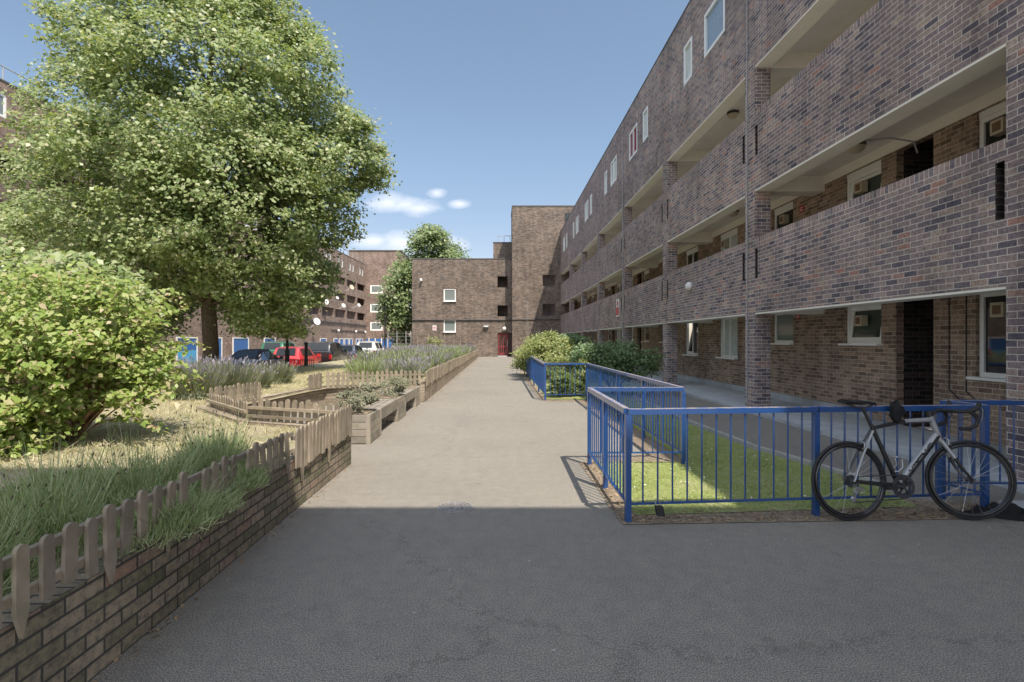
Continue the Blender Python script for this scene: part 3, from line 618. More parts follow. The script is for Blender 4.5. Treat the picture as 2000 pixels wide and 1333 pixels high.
# ------------------------------------------------------------------ end block, stair tower
YB, YT = 48.5, 47.4
EB = empty('end_block', (-3,YB,0), 'low brown brick block with two white windows closing the end of the path', 'building')
fe = axis_frame((0,YB,0), (1,0,0), (0,1,0)); X0, X1 = -7.78, 1.2
ew = [(-4.97,-3.87,4.95,6.06),(-4.97,-3.87,2.2,3.3)]; eo = [(-.15,.75,6.2,7.2),(-.15,.75,3.6,4.6)]; ed = [(-.13,1.14,0,2.15)]
m = MB(); m.wall(fe, X0, X1, 0, 8.72, .3, ew+eo+ed); m.box(X0, X0+.3, YB+.301, YB+9, 0, 8.72); m.build('wall', 'brick_end', EB)
m = MB(); m.box(X0-.03, X1, YB-.03, YB+9, 8.72, 8.8); m.build('coping', 'coping_dark', EB)
m = MB(); m.box(X0, X1+2, YB+1.3, YB+1.5, 0, 8.6); m.box(-.2,.8,YB+.3,YB+1.3,5.3,5.4); m.build('inner_wall', 'brick_end', EB)
for w in ew: window(EB, fe, *w, .03, glass_m='glass_frost', fw=.1, vent=True)
m = MB(); m.tube([(X0,YB-.06,3.28),(1.14,YB-.06,3.28)], .05, 8); m.build('pipe', 'dark_pipe', EB)
m = MB(); m.wall(fe, -.12, .78, .1, 2.1, .06, [(.02,.14,1.0,1.85),(.22,.34,1.0,1.85),(.42,.54,1.0,1.85),(.02,.14,.35,.8),(.22,.34,.35,.8),(.42,.54,.35,.8)])
m.v = [(x, y+.1, z) for x, y, z in m.v]; d = m.build('door', 'red_door', EB)
m = MB(); m.box(-.1,.76,YB+.18,YB+.2,.12,2.05); m.build('pane', 'glass_dark', d)
m = MB(); m.box(.70,.74,YB+.03,YB+.09,.9,1.5); m.build('handle', 'alloy', d)
m = MB(); m.box(.8,1.13,YB+.1,YB+.16,.1,2.1); m.build('side_panel', 'dark_door', EB)
m = MB(); m.box(-.15,.7,YB-.6,YB-.01,0,.1); m.build('step', 'concrete', EB)
MT = MB(); MT.wall(axis_frame((0,50.2,0),(1,0,0),(0,1,0)), -.55, 1.3, 8.0, 10.5, .3); MT.build('stair_head', 'brick_end', EB)
m = MB(); m.box(-.58,1.3,50.17,50.55,10.5,10.56); m.build('coping', 'coping_dark', EB)
m = MB()
for x in (-.1,.45,1.0): m.tube([(x,50.3,10.56),(x,50.3,11.15)], .025, 6)
m.tube([(-.1,50.3,11.15),(1.1,50.3,11.15)], .025, 6); m.build('roof_railing', 'grey_pipe', EB)
ST = empty('stair_tower', (3,YT,0), 'tall plain brick stair tower at the end of the path', 'building')
ft = axis_frame((0,YT,0), (1,0,0), (0,1,0))
to = [(3.8,4.9,6.2,7.2),(3.8,4.9,3.62,4.65),(3.8,4.9,1.3,2.1)]
m = MB(); m.wall(ft, 1.14, 8.6, 0, 13.15, .3, to); m.box(1.14,1.44,YT+.301,YT+4,0,13.15); m.build('wall', 'brick_end', ST)
m = MB(); m.box(1.11,8.6,YT-.03,YT+4,13.15,13.25); m.build('coping', 'coping_dark', ST)
m = MB(); m.box(3.4,5.3,YT+1.2,YT+1.3,.5,7.6); m.build('inner_wall', 'brick_dark', ST)
m = MB(); m.tube([(1.15,YT-.05,3.28),(5.36,YT-.05,3.28)], .035, 8); m.build('pipe', 'dark_pipe', ST)
m = MB(); m.tube([(2.5,YT-.03,.0),(2.5,YT-.03,4.9)], .02, 6); m.build('lightning_rod', 'grey_pipe', ST)
m = MB(); m.box(5.75,6.7,YT-.05,YT-.005,11.6,12.6); m.build('glazing', 'car_glass', ST)
m = MB()
for k in range(9): m.box(3.86+.12*k,3.88+.12*k,YT+.1,YT+.13,1.3,2.1)
m.build('window_bars', 'black_metal', ST)
r = empty('globe_light', (.45,YB,2.4), 'white globe light over the red entrance door', 'light')
m = MB(); m.lathe((.45,YB-.22,2.5), [(.02,-.19),(.12,-.14),(.18,0),(.12,.14),(.02,.19)], 16); m.build('globe', 'lamp_white', r, smooth=60)
m = MB(); m.box(.41,.49,YB-.15,YB,2.46,2.54); m.build('bracket', 'black_metal', r)
m = MB(); m.box(-1.4,-.95,YB-.25,YB-.02,2.65,2.85); m.box(-1.36,-.99,YB-.255,YB-.25,2.66,2.75,1); m.box(-1.2,-1.12,YB-.06,YB-.001,2.45,2.65)
tag(m.build('floodlight', ['grey_pipe','lamp_white']), 'grey floodlight on the brick wall left of the red door', 'light')
m = MB(); m.box(-5.95,-5.6,YB-.03,YB-.003,2.35,2.8); m.box(-5.9,-5.65,YB-.034,YB-.03,2.6,2.68,1); m.box(-5.9,-5.65,YB-.034,YB-.03,2.45,2.52,1)
tag(m.build('wall_sign', ['sign_white','sign_red']), 'small pale square sign on the end block left of the lower window', 'sign')
r = empty('security_light', (-6.95,YB,6.9), 'security light with drooping shadow high on the end block corner', 'light')
m = MB(); m.box(-7.03,-6.87,YB-.12,YB-.002,6.7,6.85); m.build('bracket','grey_pipe',r)
m = MB(); m.lathe((-6.95,YB-.25,6.85),[(.04,.12),(.13,.02),(.12,-.1)],12); m.build('shade','lamp_white',r)

# ------------------------------------------------------------------ the long block on the left (slightly splayed)
th = .0264; Ul = Vector((math.sin(th), math.cos(th), 0)); Nl = Vector((-math.cos(th), math.sin(th), 0)); OL = Vector((-23.5,0,0))
fl = axis_frame(OL, Ul, Nl)
LB = empty('apartment_block', (-23.5, 40, -.32), 'long brown brick block with garages and dark balcony openings beyond the parked cars', 'apartment block')
lo = []; 
for k in range(13):
    b = 86.0-5.0*k; a = b-4.35
    for z0, z1 in ((4.55,5.65),(6.85,7.9),(9.1,10.1)): lo.append((a,b,z0,z1))
lw = []
for k in range(13):
    b = 85.2-5.0*k
    if b < 26: continue
    lw += [(b-1.15,b-.35,11.5,12.5),(b-2.6,b-1.8,11.5,12.5)]
lw.append((22.5,25.2,11.75,12.85))
dz = [(32.2,34.0,0),(37.9,40.2,1),(42.0,43.6,0),(45.5,48.0,0),(51.2,53.4,0),(66.0,68.0,0),(71,72.6,0),(73.4,74.8,0),(75.6,77,0),(77.8,79,0),(81,82.2,0),(83,84.4,0)]
m = MB(); m.wall(fl, 10, 86.6, -.32, 13.4, .3, lo+lw); m.build('wall', 'brick_left', LB)
m = MB(); m.fbox(fl, 10, 86.6, 13.4, 13.48, -.03, .4); m.build('coping', 'coping_dark', LB)
m = MB(); m.fbox(fl, 10, 86.6, 13.0, 13.3, .31, 10); m.build('roof', 'roof_felt', LB)
m = MB(); m.fbox(fl, 10, 86.6, 3.9, 12.9, 1.6, 1.7)
for z in (4.3,6.55,8.8): m.fbox(fl, 10, 86.6, z-.1, z+.1, .31, 1.59)
m.build('balcony_back', 'brick_dark', LB)
m = MB(); m.fbox(fl, 48, 86.3, 3.66, 3.86, -.12, -.002); m.fbox(fl, 70, 86.3, 2.75, 2.83, -.1, -.002); m.build('pipe', 'dark_pipe', LB)
for w in lw: window(LB, fl, *w, .04, glass_m='glass_frost', fw=.12, vent=False, sill=w[0] > 22.6 and w[0] < 60)
for a, b, two in dz:
    d = MB(); d.fbox(fl, a, b, -.31, 1.62, -.03, -.004); 
    if two: d.fbox(fl, a+.02, b-.02, -.3, .75, -.036, -.0305, 1)
    D = d.build('garage_door', ['blue_door','light_blue_door'], LB)
    d = MB(); d.fbox(fl, a-.13, a, -.31, 1.72, -.06, -.002); d.fbox(fl, b, b+.13, -.31, 1.72, -.06, -.002); d.fbox(fl, a, b, 1.62, 1.72, -.06, -.002); d.build('frame', 'white_paint', D)
m = MB()
for u in np.arange(12, 86, 2.2): m.tube([fl(u,13.48,.2), fl(u,14.2,.2)], .03, 5)
m.tube([fl(12,14.2,.2), fl(85.8,14.2,.2)], .03, 5); m.build('roof_railing', 'grey_pipe', LB)
# far cross block
FB = empty('cross_block', (-20,86.6,0), 'plain brown brick block end standing behind the left block', 'building')
fc = axis_frame((0,86.6,0),(1,0,0),(0,1,0)); cw = [(-20.6,-18.6,8.9,10.3),(-20.6,-18.6,5.9,7.3),(-20.6,-18.6,3.0,4.4)]
m = MB(); m.wall(fc, -24, -15.7, -.32, 15.7, .3, cw); m.box(-16.0,-15.7,86.91,95,-.32,15.7); m.build('wall', 'brick_left', FB)
m = MB(); m.box(-24,-15.6,86.5,95,15.7,15.85); m.build('coping', 'coping_dark', FB)
for w in cw: window(FB, fc, *w, .04, glass_m='glass_frost', fw=.22, vent=False, sill=False)
for k in range(5):
    d = MB(); d.box(-21.6+1.0*k,-20.85+1.0*k,86.56,86.597,-.31,1.7); D = d.build('door','blue_door',FB)
    d = MB(); d.box(-20.85+1.0*k,-20.7+1.0*k,86.54,86.597,-.31,1.8); d.build('frame','white_paint',D)
# dishes
def dish(px, py, u, rad, label, mat='lamp_white'):
    p = at(px, py, u); n = Vector((.75,-.55,.35)).normalized()
    base = Vector(fl(u-.4, p.z-rad*1.6, 0)); r = empty('satellite_dish', base, label, 'satellite dish', 'satellite dishes on the left block')
    m = MB(); m.lathe(p, [(.02,-.12*rad*2),(rad*.5,-.09*rad*2),(rad,.0),(rad*.99,.015),(rad*.5,-.07*rad*2),(.02,-.1*rad*2)], 22, axis=n); m.build('reflector', mat, r, smooth=60)
    m = MB(); m.tube([base, base+Vector((.35,0,.0)), p-n*.2*rad], .035, 6); m.tube([p-n*.1-Vector((0,0,rad*.9)), p+n*rad*.9], .02, 5); m.build('arm', 'grey_pipe', r)
dish(619,628,62.5,.44,'large white satellite dish low on the left block above the garages')
dish(606,571,61.5,.46,'big pale satellite dish on the left block, highest of the large ones')
dish(636,589,66.5,.42,'tilted oval satellite dish between two balcony openings of the left block')
dish(659,582,70.5,.22,'small white satellite dish just right of the oval one')
dish(671,597,72.5,.30,'grey white satellite dish under the third balcony opening')
dish(687,561,75.5,.36,'tan satellite dish beside the upper balcony openings','beige_plastic')
dish(567,563,56.5,.34,'white satellite dish behind the street lamp pole')
dish(701,596,79,.26,'tiny satellite dish near the far corner of the left block')
for u, lab in ((72,'white wall lamp over the garage doors nearest the black car'),(80,'white wall lamp over the far garage doors'),(85,'white wall lamp at the corner of the left block')):
    b = Vector(fl(u,2.75,-.3)); r = empty('wall_lamp', b, lab, 'light', 'wall lamps of the left block')
    m = MB(); m.lathe(b, [(.03,-.2),(.16,-.08),(.16,.08),(.03,.2)], 12); m.build('globe','lamp_white',r,smooth=60)
    m = MB(); m.bar(b, Vector(fl(u,2.75,0)), .05, .05); m.build('bracket','black_metal',r)
def aerial(u, h, label):
    b = Vector(fl(u,13.4,1.0)); r = empty('tv_aerial', b, label, 'aerial', 'aerials on the left block roof')
    m = MB(); m.tube([b, b+Vector((0,0,h))], .04, 5); m.build('mast','grey_pipe',r)
    m = MB()
    for q in (0,.5): 
        m.bar(b+Vector((-.5,0,h-.1-q)), b+Vector((1.0,0,h-.1-q)), .04, .04)
        for k in range(6): m.bar(b+Vector((-.4+.25*k,-.35,h-.1-q)), b+Vector((-.4+.25*k,.35,h-.1-q)), .03, .03)
    m.build('antenna','grey_pipe',r)
aerial(74, 3.6, 'tall television aerial on the left block roof')
aerial(80, 3.0, 'shorter television aerial near the far end of the left block roof')

# added unseen bridge behind the camera: shades the foreground, lets fill light under
BK = empty('added_shade_bridge', (-7,-1.7,7.2), 'added unseen brick bridge high above the viewer, there to shade the near path', 'bridge')
m = MB(); m.wall(axis_frame((0,-.95,0),(1,0,0),(0,-1,0)), -24, XF-.001, 7.2, 10.98, .3, [(a, a+1.3, 8.9, 10.0) for a in range(-22, 4, 4)])
m.wall(axis_frame((0,-2.9,0),(1,0,0),(0,1,0)), -24, XF-.001, 7.2, 10.98, .3); m.build('wall','bounce_brick',BK)
m = MB(); m.box(-24,XF-.002,-2.59,-1.26,7.2,7.4); m.box(-24,XF-.002,-2.59,-1.26,10.6,10.8); m.build('slab','grey_ceiling',BK)
m = MB(); m.box(-24,-23.3,-2.9,-.95,0,7.19); m.build('pier','bounce_brick',BK)

# ------------------------------------------------------------------ planter walls, picket fences, planter bench
def poly_wall(name, pts, z1, t, label, closed=False, mat='brick_planter', z0=-.05):
    m = MB(); L = []; Rr = []
    P = [Vector((x,y,0)) for x, y in pts]
    for i, p in enumerate(P):
        d1 = (P[i]-P[i-1]).normalized() if i else None; d2 = (P[i+1]-P[i]).normalized() if i < len(P)-1 else None
        d = ((d1 or d2)+(d2 or d1)).normalized(); nn = Vector((-d.y,d.x,0)); k = 1/max(.5, nn.dot(Vector((-(d1 or d2).y,(d1 or d2).x,0))))
        L.append(p+nn*t*k); Rr.append(p)
    for i in range(len(P)-1):
        a, b, c, d = Rr[i], Rr[i+1], L[i+1], L[i]
        for q in ((a,b),(b,c),(c,d),(d,a)):
            if q == (b,c) and i < len(P)-2 or q == (d,a) and i: continue
            m.add([(q[0].x,q[0].y,z0),(q[1].x,q[1].y,z0),(q[1].x,q[1].y,z1),(q[0].x,q[0].y,z1)], [(0,1,2,3)])
        m.add([(*a.xy,z1),(*b.xy,z1),(*c.xy,z1),(*d.xy,z1)], [(0,1,2,3)])
    return tag(m.build(name, mat), label, 'wall', 'low brick planter walls')
XW = -1.80
poly_wall('planter_wall', [(XW,-.9),(XW,6.6)], .45, .19, 'low mossy brick planter wall beside the shaded part of the path')
poly_wall('planter_wall', [(XW-.02,6.62),(-3.27,7.2)], .44, .15, 'short brick wall at the near side of the seating alcove', mat='brick_alcove')
poly_wall('planter_wall', [(-3.3,7.2),(-4.6,8.6),(-4.32,10.0),(-4.15,11.7),(-4.0,12.4),(XW,13.12)][0:], .45, -.16 if False else .16, 'angled low brick wall round the back of the seating alcove', mat='brick_alcove')
poly_wall('planter_wall', [(XW,13.1),(XW,45.6)], .45, .19, 'long low brick planter wall running to the red door', mat='brick_alcove')
# pickets
def picket_mesh(h, point=False, w=.07, t=.018):
    m = MB(); z1 = h*.45 if not point else .1125; z0 = z1-h
    prof = [(-w/2, z0 if not point else z0+.1), (-w/2, z1-w*.35)]
    for k in range(1, 6):
        a = math.pi-math.pi*k/6; prof.append((math.cos(a)*w/2, z1-w*.35+math.sin(a)*w*.42))
    prof += [(w/2, z1-w*.35), (w/2, z0 if not point else z0+.1)]
    if point: prof.append((0, z0))
    n = len(prof); m.add([(0,a,b) for a, b in prof]+[(t,a,b) for a, b in prof], [tuple(range(n))[::-1], tuple(range(n,2*n))]+[(i,(i+1)%n,n+(i+1)%n,n+i) for i in range(n)])
    return m
PK = picket_mesh(.25, w=.062).build('picket','picket_wood'); PKP = picket_mesh(.36, True, w=.062).build('picket','picket_wood')
PICK = [PK.data, PKP.data]
for o in (PK, PKP): bpy.data.objects.remove(o)
def picket_fence(a, b, zc, label, sp=.115, group='weathered picket fences', lean=0, gaps=(), pts=(), rails=(.05,-.06), tall=1.45, jit=.02, wide=1.1):
    a = Vector((*a,zc)); b = Vector((*b,zc)); d = (b-a); L = d.length; ang = math.atan2(d.y,d.x)-math.pi/2
    r = empty('picket_fence', a, label, 'picket fence', group, rz=ang)
    for k, z in enumerate(rails):
        m = MB(); m.box(-.032,-.001,0,L,z-.018,z+.018); m.build('rail','picket_wood',r,local=True)
    n = int(L/sp)
    for i in range(n):
        if i in gaps: continue
        o = bpy.data.objects.new('picket', PICK[1] if (i in pts) else PICK[0]); COL.objects.link(o); o.parent = r
        o.location = (random.uniform(0,.003), (i+.5)*sp, random.uniform(-jit,jit)); o.rotation_euler = (random.gauss(0,.03)+lean, random.gauss(0,.02), random.gauss(0,.04)); o.scale = (1, wide*random.uniform(.9,1.06), tall*random.uniform(.93,1.05))
    return r
picket_fence((XW+.012,1.5),(XW+.012,4.72), .625, 'weathered picket fence on the shaded near planter wall, behind trailing lavender', pts=(2,4,8,12,16,21,26), gaps=(14,19), rails=(.06,-.085), tall=1.0, wide=1.0)
picket_fence((XW+.012,4.74),(XW+.012,6.58), .56, 'dense sunlit picket panel at the far end of the near planter wall', pts=(1,9), rails=(.08,-.05), sp=.1, tall=1.42, wide=1.4)
picket_fence((XW-.05,6.62),(-3.3,7.18), .56, 'picket fence across the near edge of the seating alcove', sp=.11)
picket_fence((-3.34,7.18),(-4.6,8.58), .50, 'short picket run with wide dark gaps left of the alcove', sp=.12)
picket_fence((-4.62,8.62),(-4.35,9.95), .58, 'picket run at the left end of the alcove beside the lavender', sp=.11)
picket_fence((-4.14,11.75),(-4.0,12.36), .60, 'short picket panel in the back corner of the alcove', sp=.09)
picket_fence((-3.96,12.38),(XW-.02,13.06), .62, 'picket fence along the back wall of the alcove', sp=.11)
y = 13.15; k = 0
spl = ['nearest the alcove','second from the alcove']
while y < 45.3:
    L = 2.3
    picket_fence((XW+.012,y),(XW+.012,min(45.5,y+L)), .56+random.uniform(-.02,.03), ('picket panel on the long planter wall, nearest the alcove' if k == 0 else 'picket panel on the long planter wall, second from the alcove' if k == 1 else 'picket panel at the far end of the long planter wall' if y+L > 45.3 else 'picket panel in the middle of the long run beside the path'), sp=.115, group='picket panels along the path', lean=random.gauss(0,.02), jit=.03, pts=(0,10))
    y += L+.05; k += 1
# planter bench
def planter_box(y0, y1, label):
    r = empty('planter_box', (-2.2,y0,0), label, 'planter', 'wooden planters of the alcove bench')
    for i in range(4):
        z0 = .012+i*.103
        m = MB(); m.box(-2.56,-1.86,y0,y1,z0,z0+.096); m.build('plank_tier','plank_wood',r)
    m = MB()
    for x, yq in ((-1.858,y0-.004),(-1.858,y1+.004-.06),(-2.6,y0-.004)): m.box(x-.055,x+.004,yq,yq+.06,0,.425)
    m.build('corner_post','plank_wood',r)
    m = MB(); m.box(-2.5,-1.92,y0+.06,y1-.06,.4225,.43); m.build('compost','soil',r)
    return r
planter_box(7.8,8.55,'front wooden planter box at the near end of the bench')
planter_box(9.95,10.8,'middle wooden planter box of the bench, full of pale herbs')
planter_box(12.1,12.75,'far wooden planter box at the end of the bench')
for a, b, lab in ((8.56,9.94,'slatted wooden bench seat between the front and middle planters'),(10.81,12.09,'slatted wooden bench seat between the middle and far planters')):
    r = empty('bench_seat',(-2.2,a,0),lab,'bench','bench seats of the alcove')
    for i in range(6):
        m = MB(); m.box(-2.55+.115*i,-2.45+.115*i,a,b,.385,.42); m.build('slat','plank_wood',r)
    m = MB(); m.box(-1.885,-1.862,a,b,.24,.418); m.build('front_board','plank_wood',r)
    m = MB(); m.box(-2.45,-2.38,a,a+.06,0,.384); m.box(-2.45,-2.38,b-.06,b,0,.384); m.build('leg','plank_wood',r)

# ------------------------------------------------------------------ blue railings
def railing(a, b, posts, label, nb=None, h=.93, zb=.15, first=True, last=True, worn=True, sp=.118):
    a = Vector((*a,0)); b = Vector((*b,0)); d = b-a; L = d.length; u = d/L
    r = empty('metal_railing', a, label, 'railing', 'blue metal railings')
    up = Vector((0,0,1))
    m = MB(); m.bar(a+up*(h-.022), b+up*(h-.022), .05, .044); m.build('top_rail','blue_paint',r)
    if worn:
        m = MB(); m.bar(a+up*(h+.0015), b+up*(h+.0015), .046, .003); m.build('worn_paint','worn_rail',r)
    m = MB(); m.bar(a+up*zb, b+up*zb, .028, .016); m.build('bottom_rail','blue_paint',r)
    for t in posts:
        p = a+d*t; m = MB(); m.bar(p+up*-.03, p+up*(h-.044), .046, .046, up=(u.x,u.y,0)); m.build('post','blue_paint',r)
    n = int(L/sp); proto = None
    for i in range(1, n):
        q = i/n
        if any(abs(q-t)*L < .05 for t in posts): continue
        p = a+d*q
        if proto is None:
            m = MB(); m.tube([p+up*zb, p+up*(h-.044)], .0075, 6); proto = m.build('baluster','blue_paint',r); base = p
        else:
            o = proto.copy(); COL.objects.link(o); o.parent = r; o.location = p-base
    return r
railing((1.06,4.47),(2.70,4.63),(0,1),'front blue railing on the left with a black key box hanging from it')
railing((2.72,4.632),(4.28,4.76),(.985,),'blue railing with the racing bicycle leaning on it')
railing((4.27,4.80),(4.19,5.14),(1,),'very short blue railing return behind the front wheel')
railing((4.22,5.14),(5.36,5.10),(),'blue railing meeting the nearest brick pier')
railing((1.06,4.52),(1.08,6.50),(.48,1),'worn blue railing along the path edge from the front corner')
railing((1.10,6.50),(2.21,6.52),(1,),'bright blue railing crossing at the back of the near lawn corner')
railing((2.21,6.56),(2.16,13.40),(.25,.5,.75,1),'long blue railing with rusty top running back beside the lawn')
railing((2.12,13.42),(1.14,13.45),(1,),'sunlit blue railing in front of the round clipped bush')
railing((1.14,13.5),(1.12,24.0),(.2,.4,.6,.8,1),'far blue railing along the path under the hedge')

# ------------------------------------------------------------------ trees
def limb(m, pts, r0, r1, n=8):
    k = len(pts); m.tube(pts, [r0+(r1-r0)*i/(k-1) for i in range(k)], n)
def curve(a, b, k=6, wob=.25, sag=0):
    a = Vector(a); b = Vector(b); L = (b-a).length; out = []
    for i in range(k):
        t = i/(k-1); w = math.sin(t*math.pi)*wob*L*.15
        out.append(a.lerp(b,t)+Vector((random.uniform(-w,w),random.uniform(-w,w),random.uniform(-w,w)+sag*math.sin(t*math.pi))))
    return out
YTR = 18.0
lob_px = [(365,60,142,0),(235,135,80,.3),(480,110,115,-.2),(555,75,45,.2),(200,245,112,.2),(400,230,190,-1.2),(560,240,105,.3),(640,300,88,.5),(694,325,42,.2),(135,345,88,.3),(90,440,62,.5),(250,390,150,-1.5),
          (450,380,165,-1.5),(500,320,95,-.4),(400,330,110,-1.0),(600,405,95,.2),(645,425,45,0),(150,470,100,-.5),(330,480,120,-1.3),(480,510,100,-1),(585,500,62,.3),(545,590,55,-.5),(490,600,50,.6),(330,590,45,.8),(280,560,70,0),(500,625,38,-.6),(385,-120,130,0),(430,-40,120,.5),(215,25,42,0),(300,625,40,.4),(600,545,45,.4),(150,60,26,0),(150,115,34,.4),(715,275,22,0),(725,335,22,.2),(575,55,30,.1),(555,640,26,.5)]
TR = empty('lime_tree', (at(411,0,YTR).x, YTR, ZL), 'big leafy lime tree on the raised lawn', 'tree')
s = YTR/F_PX; lobes = []
for px, py, rp, dy in lob_px:
    Y = YTR+dy*1.6; c = at(px,py,Y); rr = rp*Y/F_PX; lobes.append((tuple(c),(rr,max(rr,1.0)*1.05,rr*.92)))
pts, nn = lobe_points(ragged(lobes, 10, .26), 215000, .87, .21, 40)
keep = ~((pts[:,1] > YTR+4.5))
leaf_mesh('crown', pts[keep], nn[keep], .11, 'lime_leaf', TR, .8, .2, jit=.5)
m = MB(); bx = at(411,0,YTR).x
trunk = [(bx,YTR,.2),(bx,YTR,.45),(bx+.02,YTR,1.2),(bx-.05,YTR,2.4),(bx-.12,YTR,4.2),(bx-.2,YTR,6.5),(bx-.1,YTR,9.0),(bx+.1,YTR,12)]
m.tube(trunk, [.36,.27,.245,.235,.21,.17,.12,.05], 14)
for (px,py,rp,dy) in lob_px[:24]:
    c = at(px,py,YTR+dy*1.6); z0 = max(2.6, min(9.0, c.z-2.0-random.random())); limb(m, curve((bx-.1,YTR,z0), c, 7, .5, .3), .085, .015, 7)
m.build('trunk','bark',TR,smooth=60)
def tree(name, base, lobes, nleaf, size, leafm, label, cat, trunk_r=.12, clump=.2, stems=None, group=None, shell=.5, hang=0, per=24, twigmat='bark', aspect=.65):
    r = empty(name, base, label, cat, group); pts, nn = lobe_points(ragged(lobes), nleaf, shell, clump, per); kp = pts[:,2] > base[2]+.03; pts = pts[kp]; nn = nn[kp]
    leaf_mesh('crown', pts, nn, size, leafm, r, aspect, .25, hang=hang)
    m = MB()
    for c, rr in lobes[:stems or len(lobes)]:
        limb(m, curve((base[0]+random.uniform(-.1,.1)*trunk_r*5,base[1]+random.uniform(-.1,.1)*trunk_r*5,base[2]-.03), c, 6, .5), trunk_r, trunk_r*.25, 6)
    m.build('stem' if cat != 'tree' else 'trunk', twigmat, r, smooth=60)
    return r
def L(px, py, Y, r, ry=None, rz=None): 
    k = Y/F_PX; return (tuple(at(px,py,Y)), (r*k, (ry or r)*k, (rz or r)*k))
# far tree behind the end block
tree('lime_tree',(-8.2,58,-.3),[L(840,490,58,42),(L(815,540,58,50)),L(780,590,56,36),L(775,625,56,32),L(800,640,57,40),L(870,505,60,32),L(845,465,58,22),L(870,560,60,60),L(765,610,56,20)],26000,.30,'lime_leaf_far','slim green tree rising behind the end block','tree',.22,.4,group=None)
# bushes at the left
DW = tree('dogwood_bush',(-4.75,5.9,ZL),[L(110,650,5.9,120,150,105),L(30,650,5.7,110,150,100),L(185,690,5.9,75,100,70),L(245,690,6.0,45,60,42),L(40,780,5.6,75,100,70),L(0,870,5.2,55,60,50),L(30,850,5.25,45,60,42),L(60,800,5.4,50,60,45),L(140,600,6.0,75,100,45),L(270,730,6.0,26,40,24),L(210,630,6.0,45,60,30)],13500,.066,'dogwood_leaf','bright yellow green dogwood bush on the lawn at the left edge','bush',.022,.11,shell=.6,hang=.6,per=16,twigmat='twig',aspect=.62)
P_, N_ = [], []; m = MB(); base_ = Vector((-4.75,5.9,ZL))
for k in range(150):
    a = random.random()*6.283; rad = random.uniform(.75,1.42); top = random.uniform(.5,2.0)*(1.15-.3*rad/1.4); e = base_+Vector((math.cos(a)*rad*1.05-.1, math.sin(a)*rad*.95, max(.12, top-random.uniform(0,.35)*rad)))
    pk = base_.lerp(e,.6)+Vector((0,0,.35+.25*random.random())); b0 = base_+Vector((math.cos(a)*.12,math.sin(a)*.12,-.02)); cur = []
    for t in np.linspace(0,1,9): cur.append(b0*(1-t)**2+pk*2*t*(1-t)+e*t*t)
    m.tube(cur,[.009-.0007*q for q in range(9)],5)
    for t in np.linspace(.38,1.02,17):
        c = b0*(1-t)**2+pk*2*t*(1-t)+e*t*t
        for _ in range(3):
            P_.append((c.x+random.gauss(0,.045),c.y+random.gauss(0,.045),c.z+random.gauss(0,.03))); N_.append((math.cos(a)*.25+.15,math.sin(a)*.25-.35,.85))
leaf_mesh('foliage',np.array(P_),np.array(N_),.075,'dogwood_leaf',DW,.62,.25,hang=.8,jit=.4); m.build('branch','twig',DW,smooth=60)

tree('hazel_shrub',(-8.2,9.6,ZL),[L(100,560,9.6,95,120,48),L(20,540,9.4,80,120,62),L(185,560,9.6,55,70,36),L(235,590,9.4,30,40,22)],9000,.12,'lime_leaf','broad leaved shrub showing between the dogwood and the lime tree','shrub',.04,.18,hang=.4,per=18,twigmat='bark')
# hedge plants at the right
tree('golden_privet',(2.0,20.5,0),[L(1065,694,20,34,60,22),L(1037,697,22,20,50,20),L(1090,686,20,26,50,19),L(1098,700,19,26,50,22),L(1020,700,23,12,30,18),L(1070,668,21,22,40,12),L(1045,678,22,18,40,12)],13000,.075,'privet_leaf','golden green bush spilling over the far blue railing','bush',.03,.14,twigmat='twig')
tree('laurel_bush',(3.4,21.0,0),[L(1118,682,20.5,22,50,26),L(1130,690,20,20,40,22),L(1108,668,21.5,14,30,12)],5000,.085,'laurel_leaf','dark upright bush behind the golden one','bush',.03,.14)
tree('viburnum_bush',(3.2,14.9,0),[L(1200,705,14.8,45,45,28),L(1240,712,14.6,32,40,25),L(1165,700,15,32,40,24),L(1215,690,15,30,40,16),L(1180,722,14.6,40,40,22),L(1150,690,15.5,16,30,12)],13000,.07,'laurel_leaf','wide dark green bush behind the long blue railing','bush',.03,.11,twigmat='twig')
tree('clipped_bush',(1.75,14.4,0),[L(1098,742,14.4,31,35,22),L(1085,748,14.3,18,25,16),L(1115,748,14.5,18,25,16)],6500,.045,'box_leaf','small round clipped bush behind the sunlit blue railing','bush',.02,.05,twigmat='twig')
tree('privet_bush',(2.05,14.7,0),[L(1152,725,14.5,14,20,18),L(1150,700,15,12,15,12)],1800,.055,'privet_leaf','yellowish sprig bush squeezed between clipped bush and dark bush','bush',.02,.07,twigmat='twig')
# herbs in the planters
def herb(base, r, n, label, h=.3):
    lob = [((base[0],base[1],base[2]+h*.45),(r[0],r[1],h*.5))]
    return tree('herb_plant',base,lob,n,.035,'herb_leaf',label,'plant',.008,.04,shell=.15,twigmat='twig',per=14)
herb((-2.2,8.17,.43),(.26,.3),1700,'small pale herb growing in the front planter')
herb((-2.2,10.4,.43),(.3,.4),2600,'bushy pale herb growing in the middle planter',.42)
herb((-2.1,12.4,.43),(.2,.25),700,'low herb growing in the far planter',.15)

